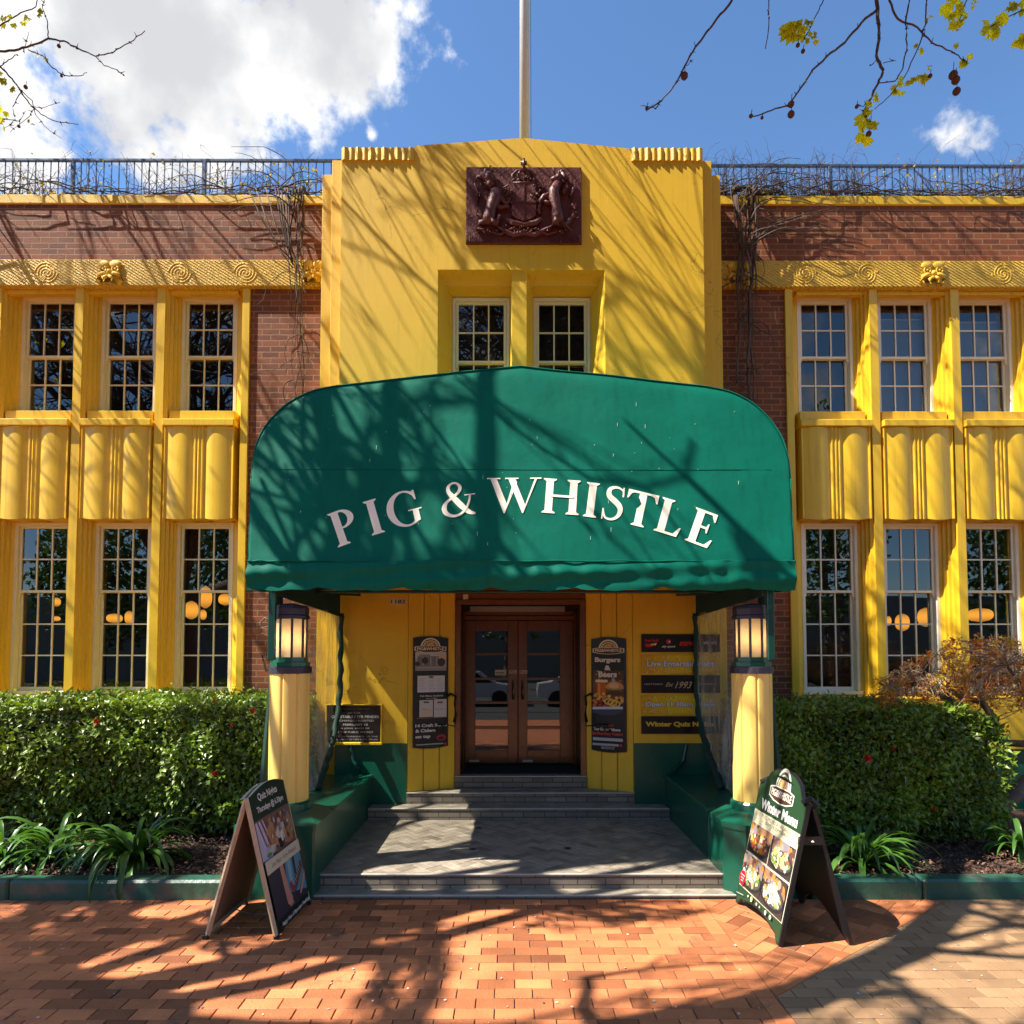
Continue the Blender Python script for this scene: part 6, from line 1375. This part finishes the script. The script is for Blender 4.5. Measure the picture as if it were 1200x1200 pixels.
def street_tree(loc, box, seed, label, limbs, depth=4, L_=3.2, ground_h=3.6, rad=.26, streak_limbs=()):
    global TIPS
    TIPS = []; r = random.Random(seed); root = thing('plane_tree', loc, label, 'tree', 'plane trees along the street'); base = Vector(loc); top = base+Vector((.1, .1, ground_h))
    m = MB(); m.tube([base-Vector((0, 0, .1)), base+Vector((0, 0, .3)), base+Vector((.06, 0, ground_h*.5)), top], [rad*1.5, rad*1.15, rad, rad*.9], 12); m.build('trunk', BARK, root, smooth=True)
    m = MB()
    for i in range(limbs):
        a = 2*PI*i/limbs+r.uniform(-.3, .3); tgt = Vector((box[0].x+box[1].x*.55*math.cos(a), box[0].y+box[1].y*.55*math.sin(a), box[0].z-.3)); d = tgt-top
        branchy(m, r, top, d, min(d.length*.9, L_*1.5), rad*.55, depth, box)
    for t_ in streak_limbs:  # added limbs, aimed up-sun so their shadows streak the facade and canopy
        d = Vector(t_)-top; n_ = 7; pts = [top]; 
        for k in range(1, n_+1): pts.append(top+d*k/n_+rv(r)*.25+Vector((0, 0, .5*math.sin(PI*k/n_))))
        pts = [p_ for p_ in pts if not in_view(p_)]; rr_ = [rad*.42*(1-.8*k/len(pts)) for k in range(len(pts))]; m.tube(pts, rr_, 7, cap=False)
        for k in range(3, len(pts)):
            for q_ in range(3): branchy(m, r, pts[k], d.normalized()*.4+rv(r), r.uniform(1.2, 2.2), rr_[k]*.62, 2, box)
    m.build('branches', BARK, root, smooth=True); lf_ = MB()
    for t in TIPS:
        if r.random() < .14 and not in_view(t, 40):
            for k in range(r.randint(1, 3)): leaf(lf_, t+rv(r)*.1, rv(r), rv(r), r.uniform(.06, .12), r.uniform(.05, .09), r.random())
    lf_.build('leaves', LEAFY, root)
    return root, top
SHADOW_LIMB = [(-8.1, 1.7, 3.3), (-6.4, 1.9, 3.9), (-4.9, 2.1, 4.6), (-3.7, 2.45, 5.6), (-3.15, 2.75, 6.5), (-3.1, 3.1, 7.8), (-3.3, 3.6, 9.2), (-3.6, 4.2, 10.6)]  # unseen limb, added so its shadow darkens the paving on the right
ta, topa = street_tree((-8.2, 1.6, 0), (Vector((-7.0, 5.2, 9.8)), Vector((6.2, 4.6, 3.6))), 11, 'tall plane tree whose bare branches enter at the top left', 5, streak_limbs=((-4, 7, 11.3), (-2.6, 6.8, 12.3), (-5.6, 7.2, 10.6), (-3.2, 6.2, 10.0), (-9.2, 7.3, 9.8), (-7.6, 7.4, 10.8), (-10.8, 7.2, 9.6)))
m = MB(); m.tube([Vector(p_) for p_ in SHADOW_LIMB], [.2, .19, .18, .17, .17, .16, .14, .10], 10); m.build('limb', BARK, ta, smooth=True)
m = MB(); r = random.Random(44); bx_ = (Vector((-4.2, 3.0, 8.2)), Vector((2.2, 1.6, 2.6)))
for k_ in (3, 4, 4, 5, 5, 6, 6): branchy(m, r, Vector(SHADOW_LIMB[k_]), rv(r)+Vector((-.3, .1, .5)), 1.5, .055, 2, bx_)
m.build('shadow_limb_branches', BARK, ta, smooth=True)  # added clusters that widen the shadow of that unseen limb
tb, topb = street_tree((2.6, -1.0, 0), (Vector((.8, 5.0, 10.8)), Vector((5.6, 4.0, 3.4))), 15, 'plane tree with young green leaves and seed balls reaching in at the top right', 9, streak_limbs=((1.6, 6.8, 11.3), (-.5, 6.6, 10.6), (3.6, 6.8, 12), (-1.6, 6.0, 9.9), (-2.7, 4.9, 9.2), (-1.2, 4.9, 9.8)))
# twigs of these trees that hang into the picture
SEED = mat('seed_ball', (.10, .045, .03), .9, bump=.8, bscale=60)
def twig_set(root, lines, leaves, balls, seed, Yd):
    r = random.Random(seed); m = MB()
    for pts, r0, r1 in lines:
        P_ = [at(x, y, Yd+dy) for x, y, dy in [(q+(0,))[:3] for q in pts]]; C_ = []
        for i in range(len(P_)-1):
            n = 4
            for k in range(n): C_.append(P_[i].lerp(P_[i+1], k/n)+(rv(r)*.006 if k else Vector((0, 0, 0))))
        C_.append(P_[-1]); m.tube(C_, [.78*(r0+(r1-r0)*i/(len(C_)-1)) for i in range(len(C_))], 6)
        for i in range(len(C_)//3):
            q_ = r.choice(C_); m.tube([q_, q_+rv(r)*.03+Vector((0, 0, .01))], [.004, .002], 4)
            m.ball(q_+rv(r)*.004, .009, 5)
    m.build('hanging_twigs', TWIG, root, smooth=True); l_ = MB()
    for (x, y, n, sz) in leaves:
        c_ = at(x, y, Yd)
        for k in range(n):
            d = Vector((r.uniform(-1, 1), r.uniform(-.5, .5), r.uniform(-1, .4))); p_ = c_+rv(r)*sz*.5; w_ = sz*r.uniform(.7, 1.1)
            # palmate leaf: three lobes
            t_ = r.random(); up = Vector((r.uniform(-.4, .4), -1, r.uniform(-.3, .6)))
            for aa in (-.55, 0, .55): dd = d.normalized()*math.cos(aa)+d.cross(up).normalized()*math.sin(aa); leaf(l_, p_, dd, up, w_*(1 if aa == 0 else .82), w_*.72, t_)
    l_.build('young_leaves', LEAFY, root)
    for (x, y, rad) in balls:
        b_ = MB(); c_ = at(x, y, Yd); b_.ball(c_, rad, 10); b_.tube([c_, c_+Vector((.01, 0, rad*3.2))], .003, 4); b_.build('seed_ball', SEED, root, smooth=True)
Yd = 5.4
twig_set(tb, [([(1030, -45, -.6), (1027, 0, 0), (1030, 40), (1027, 65), (1035, 82), (1029, 98), (1022, 112), (1018, 122), (1012, 130)], .020, .009),
              ([(1027, 12), (1010, 26), (990, 50), (968, 67), (952, 82), (937, 105), (930, 115), (922, 124), (905, 129), (880, 137)], .014, .006),
              ([(1040, -45, -.6), (1042, 0, 0), (1052, 22), (1075, 32), (1092, 50), (1115, 60), (1130, 71)], .013, .005),
              ([(1068, -45, -.6), (1066, 0, 0), (1061, 28), (1063, 52), (1058, 80), (1049, 95), (1030, 97)], .010, .005),
              ([(1086, -45, -.6), (1086, 0, 0), (1085, 28), (1075, 58), (1060, 90), (1043, 112), (1025, 128)], .009, .004),
              ([(870, -45, -.6), (858, 0, 0), (840, 22), (815, 55), (801, 80), (790, 100), (775, 118), (757, 130)], .014, .006), ([(775, 118), (768, 127), (750, 124)], .006, .003), ([(801, 80), (812, 70)], .004, .003),
              ([(902, -45, -.6), (901, 0, 0), (901, 30), (897, 57)], .006, .005), ([(966, -45, -.6), (965, 0, 0), (958, 15), (950, 32), (940, 50)], .008, .004),
              ([(1012, 130), (1008, 140), (1012, 155)], .008, .004), ([(1022, 112), (1012, 125), (1004, 122)], .005, .003), ([(1029, 98), (1022, 108)], .004, .003), ([(1130, 71), (1133, 75)], .005, .003),
              ([(1135, -45, -.6), (1133, 0, 0), (1125, 22), (1120, 35)], .008, .004), ([(1230, 5, 0), (1200, 12), (1180, 20), (1160, 32)], .008, .004), ([(1230, 25), (1205, 35), (1190, 50)], .007, .004), ([(1035, 74), (1050, 71)], .004, .003), ([(1029, 68), (1020, 77)], .004, .003)],
         [(925, 34, 6, .10), (938, 33, 5, .09), (944, 30, 4, .08), (954, 42, 4, .07), (940, 50, 2, .05), (1011, 150, 6, .10), (1013, 158, 4, .09), (1012, 133, 4, .08), (1024, 118, 3, .07), (1055, 104, 4, .08), (1048, 110, 3, .06), (1084, 89, 4, .08), (1067, 90, 3, .06), (1079, 54, 3, .05),
          (1118, 4, 6, .11), (1120, 18, 5, .10), (1124, 32, 4, .08), (1138, 3, 4, .07), (1130, 73, 4, .07), (1118, 50, 2, .05), (1165, 30, 6, .10), (1170, 24, 4, .09), (1158, 40, 3, .07), (1181, 8, 4, .09), (1193, 42, 4, .09), (1198, 52, 3, .08), (1091, 23, 2, .05), (1088, 80, 2, .05), (1195, 5, 3, .08)],
         [(927, 122, .028), (927, 134, .030), (1117, 88, .036), (1120, 94, .034), (1121, 107, .032), (802, 89, .032), (1020, 146, .024), (1018, 157, .024), (1013, 136, .026), (935, 53, .018), (941, 60, .018), (1090, 89, .018), (758, 127, .016), (880, 136, .018), (893, 138, .014), (1004, 125, .016)], 31, Yd)
twig_set(ta, [([(-30, 62), (0, 60), (22, 58), (40, 52), (57, 45), (75, 48), (92, 57), (112, 66), (132, 62), (152, 50), (170, 36)], .013, .004), ([(112, 66), (122, 77), (138, 82), (146, 89)], .006, .003), ([(33, 58), (50, 65), (62, 80), (75, 88), (92, 89), (102, 85)], .008, .003),
              ([(-30, 55), (0, 78), (14, 92), (25, 108), (38, 125), (48, 134), (65, 142), (92, 146)], .012, .003), ([(22, 102), (38, 118), (42, 135), (55, 150), (72, 162)], .006, .002), ([(57, 45), (56, 28), (50, 10), (52, 0)], .006, .003), ([(-30, 42), (0, 30), (20, 18), (42, 8), (46, -20)], .009, .004),
              ([(28, 60), (32, 45), (34, 37)], .004, .002), ([(25, 108), (15, 125), (18, 140), (5, 150)], .005, .002), ([(38, 125), (52, 126), (70, 120)], .004, .002), ([(0, 78), (10, 70), (20, 64)], .006, .004), ([(-30, 120), (0, 140), (22, 142), (30, 130)], .006, .002), ([(40, 128), (30, 140), (12, 155)], .004, .002)],
         [(8, 24, 4, .06), (16, 25, 3, .05), (28, 22, 3, .05), (44, 12, 3, .05), (4, 92, 4, .07), (12, 100, 3, .05), (50, 66, 2, .04), (2, 130, 4, .07), (3, 145, 3, .06), (35, 144, 2, .04)],
         [(69, 54, .016), (30, 102, .018), (90, 56, .012), (72, 89, .012), (22, 148, .014)], 32, 5.6)

# ================================================================== ACROSS THE ROAD (seen only in the window panes)
r = random.Random(77)
proto = None
for i, x in enumerate((-26, -17, -8, 1, 10, 19, 28)):
    root = thing('street_tree', (x+r.uniform(-2, 2), -21+r.uniform(-3, 3), 0), 'dark evergreen tree across the road behind the camera', 'tree', 'evergreens across the road')
    base = Vector(root.location); H_ = r.choice([8, 11, 14, 17]); m = MB(); m.tube([base, base+Vector((.2, 0, H_*.6))], [.35, .2], 8); m.build('trunk', BARK, root); m = MB()
    for k in range(3000):
        v = rv(r)*r.random()**.4; p_ = base+Vector((v.x*3.6, v.y*3, H_*.62+v.z*H_*.42)); leaf(m, p_, rv(r), rv(r), .38, .28, r.random())
    m.build('crown', LEAFE, root)
b = MB(); b.box(-40, 40, -34, -33, 0, 6.5); b.build('shop_terrace', mat('pale_wall', (.25, .24, .22), .8), label='long pale building across the road behind the camera', cat='building')
b = MB(); b.box(-40, 40, -20, -6, -.03, -.015); b.build('road', ASPH, kind='structure')

def car(x, y, col, label):
    root = thing('parked_car', (x, y, 0), label, 'car', 'cars parked behind the camera'); P_ = mat('car_paint_'+label[:4].strip(), col, .25, var=.02, bump=0, coat=.6)
    m = MB(); prof = [(-2.1, .35), (2.1, .35), (2.15, .6), (2.0, .82), (1.2, .92), (.7, 1.38), (-.9, 1.42), (-1.6, .98), (-2.1, .9), (-2.15, .6)]; m.prism([(x+a_, b_) for a_, b_ in prof], 'y', y-.85, y+.85); m.build('body', P_, root)
    m = MB(); m.prism([(x+a_, b_) for a_, b_ in ((-1.35, .97), (1.05, .95), (.62, 1.33), (-.85, 1.36))], 'y', y-.86, y+.86); m.build('window', mat('car_glass', (.01, .012, .014), .05, bump=0), root)
    for wx in (-1.35, 1.35):
        for wy in (-.8, .8):
            m = MB(); m.prism([(x+wx+.32*math.cos(t_*PI/10), .32+.32*math.sin(t_*PI/10)) for t_ in range(20)], 'y', y+wy-.1, y+wy+.1); m.build('wheel', BLACK, root)
car(-1.9, -9.5, (.55, .62, .68), 'pale blue hatchback parked across the pavement behind the camera'); car(3.1, -9.3, (.8, .8, .8), 'white hatchback parked across the pavement behind the camera')
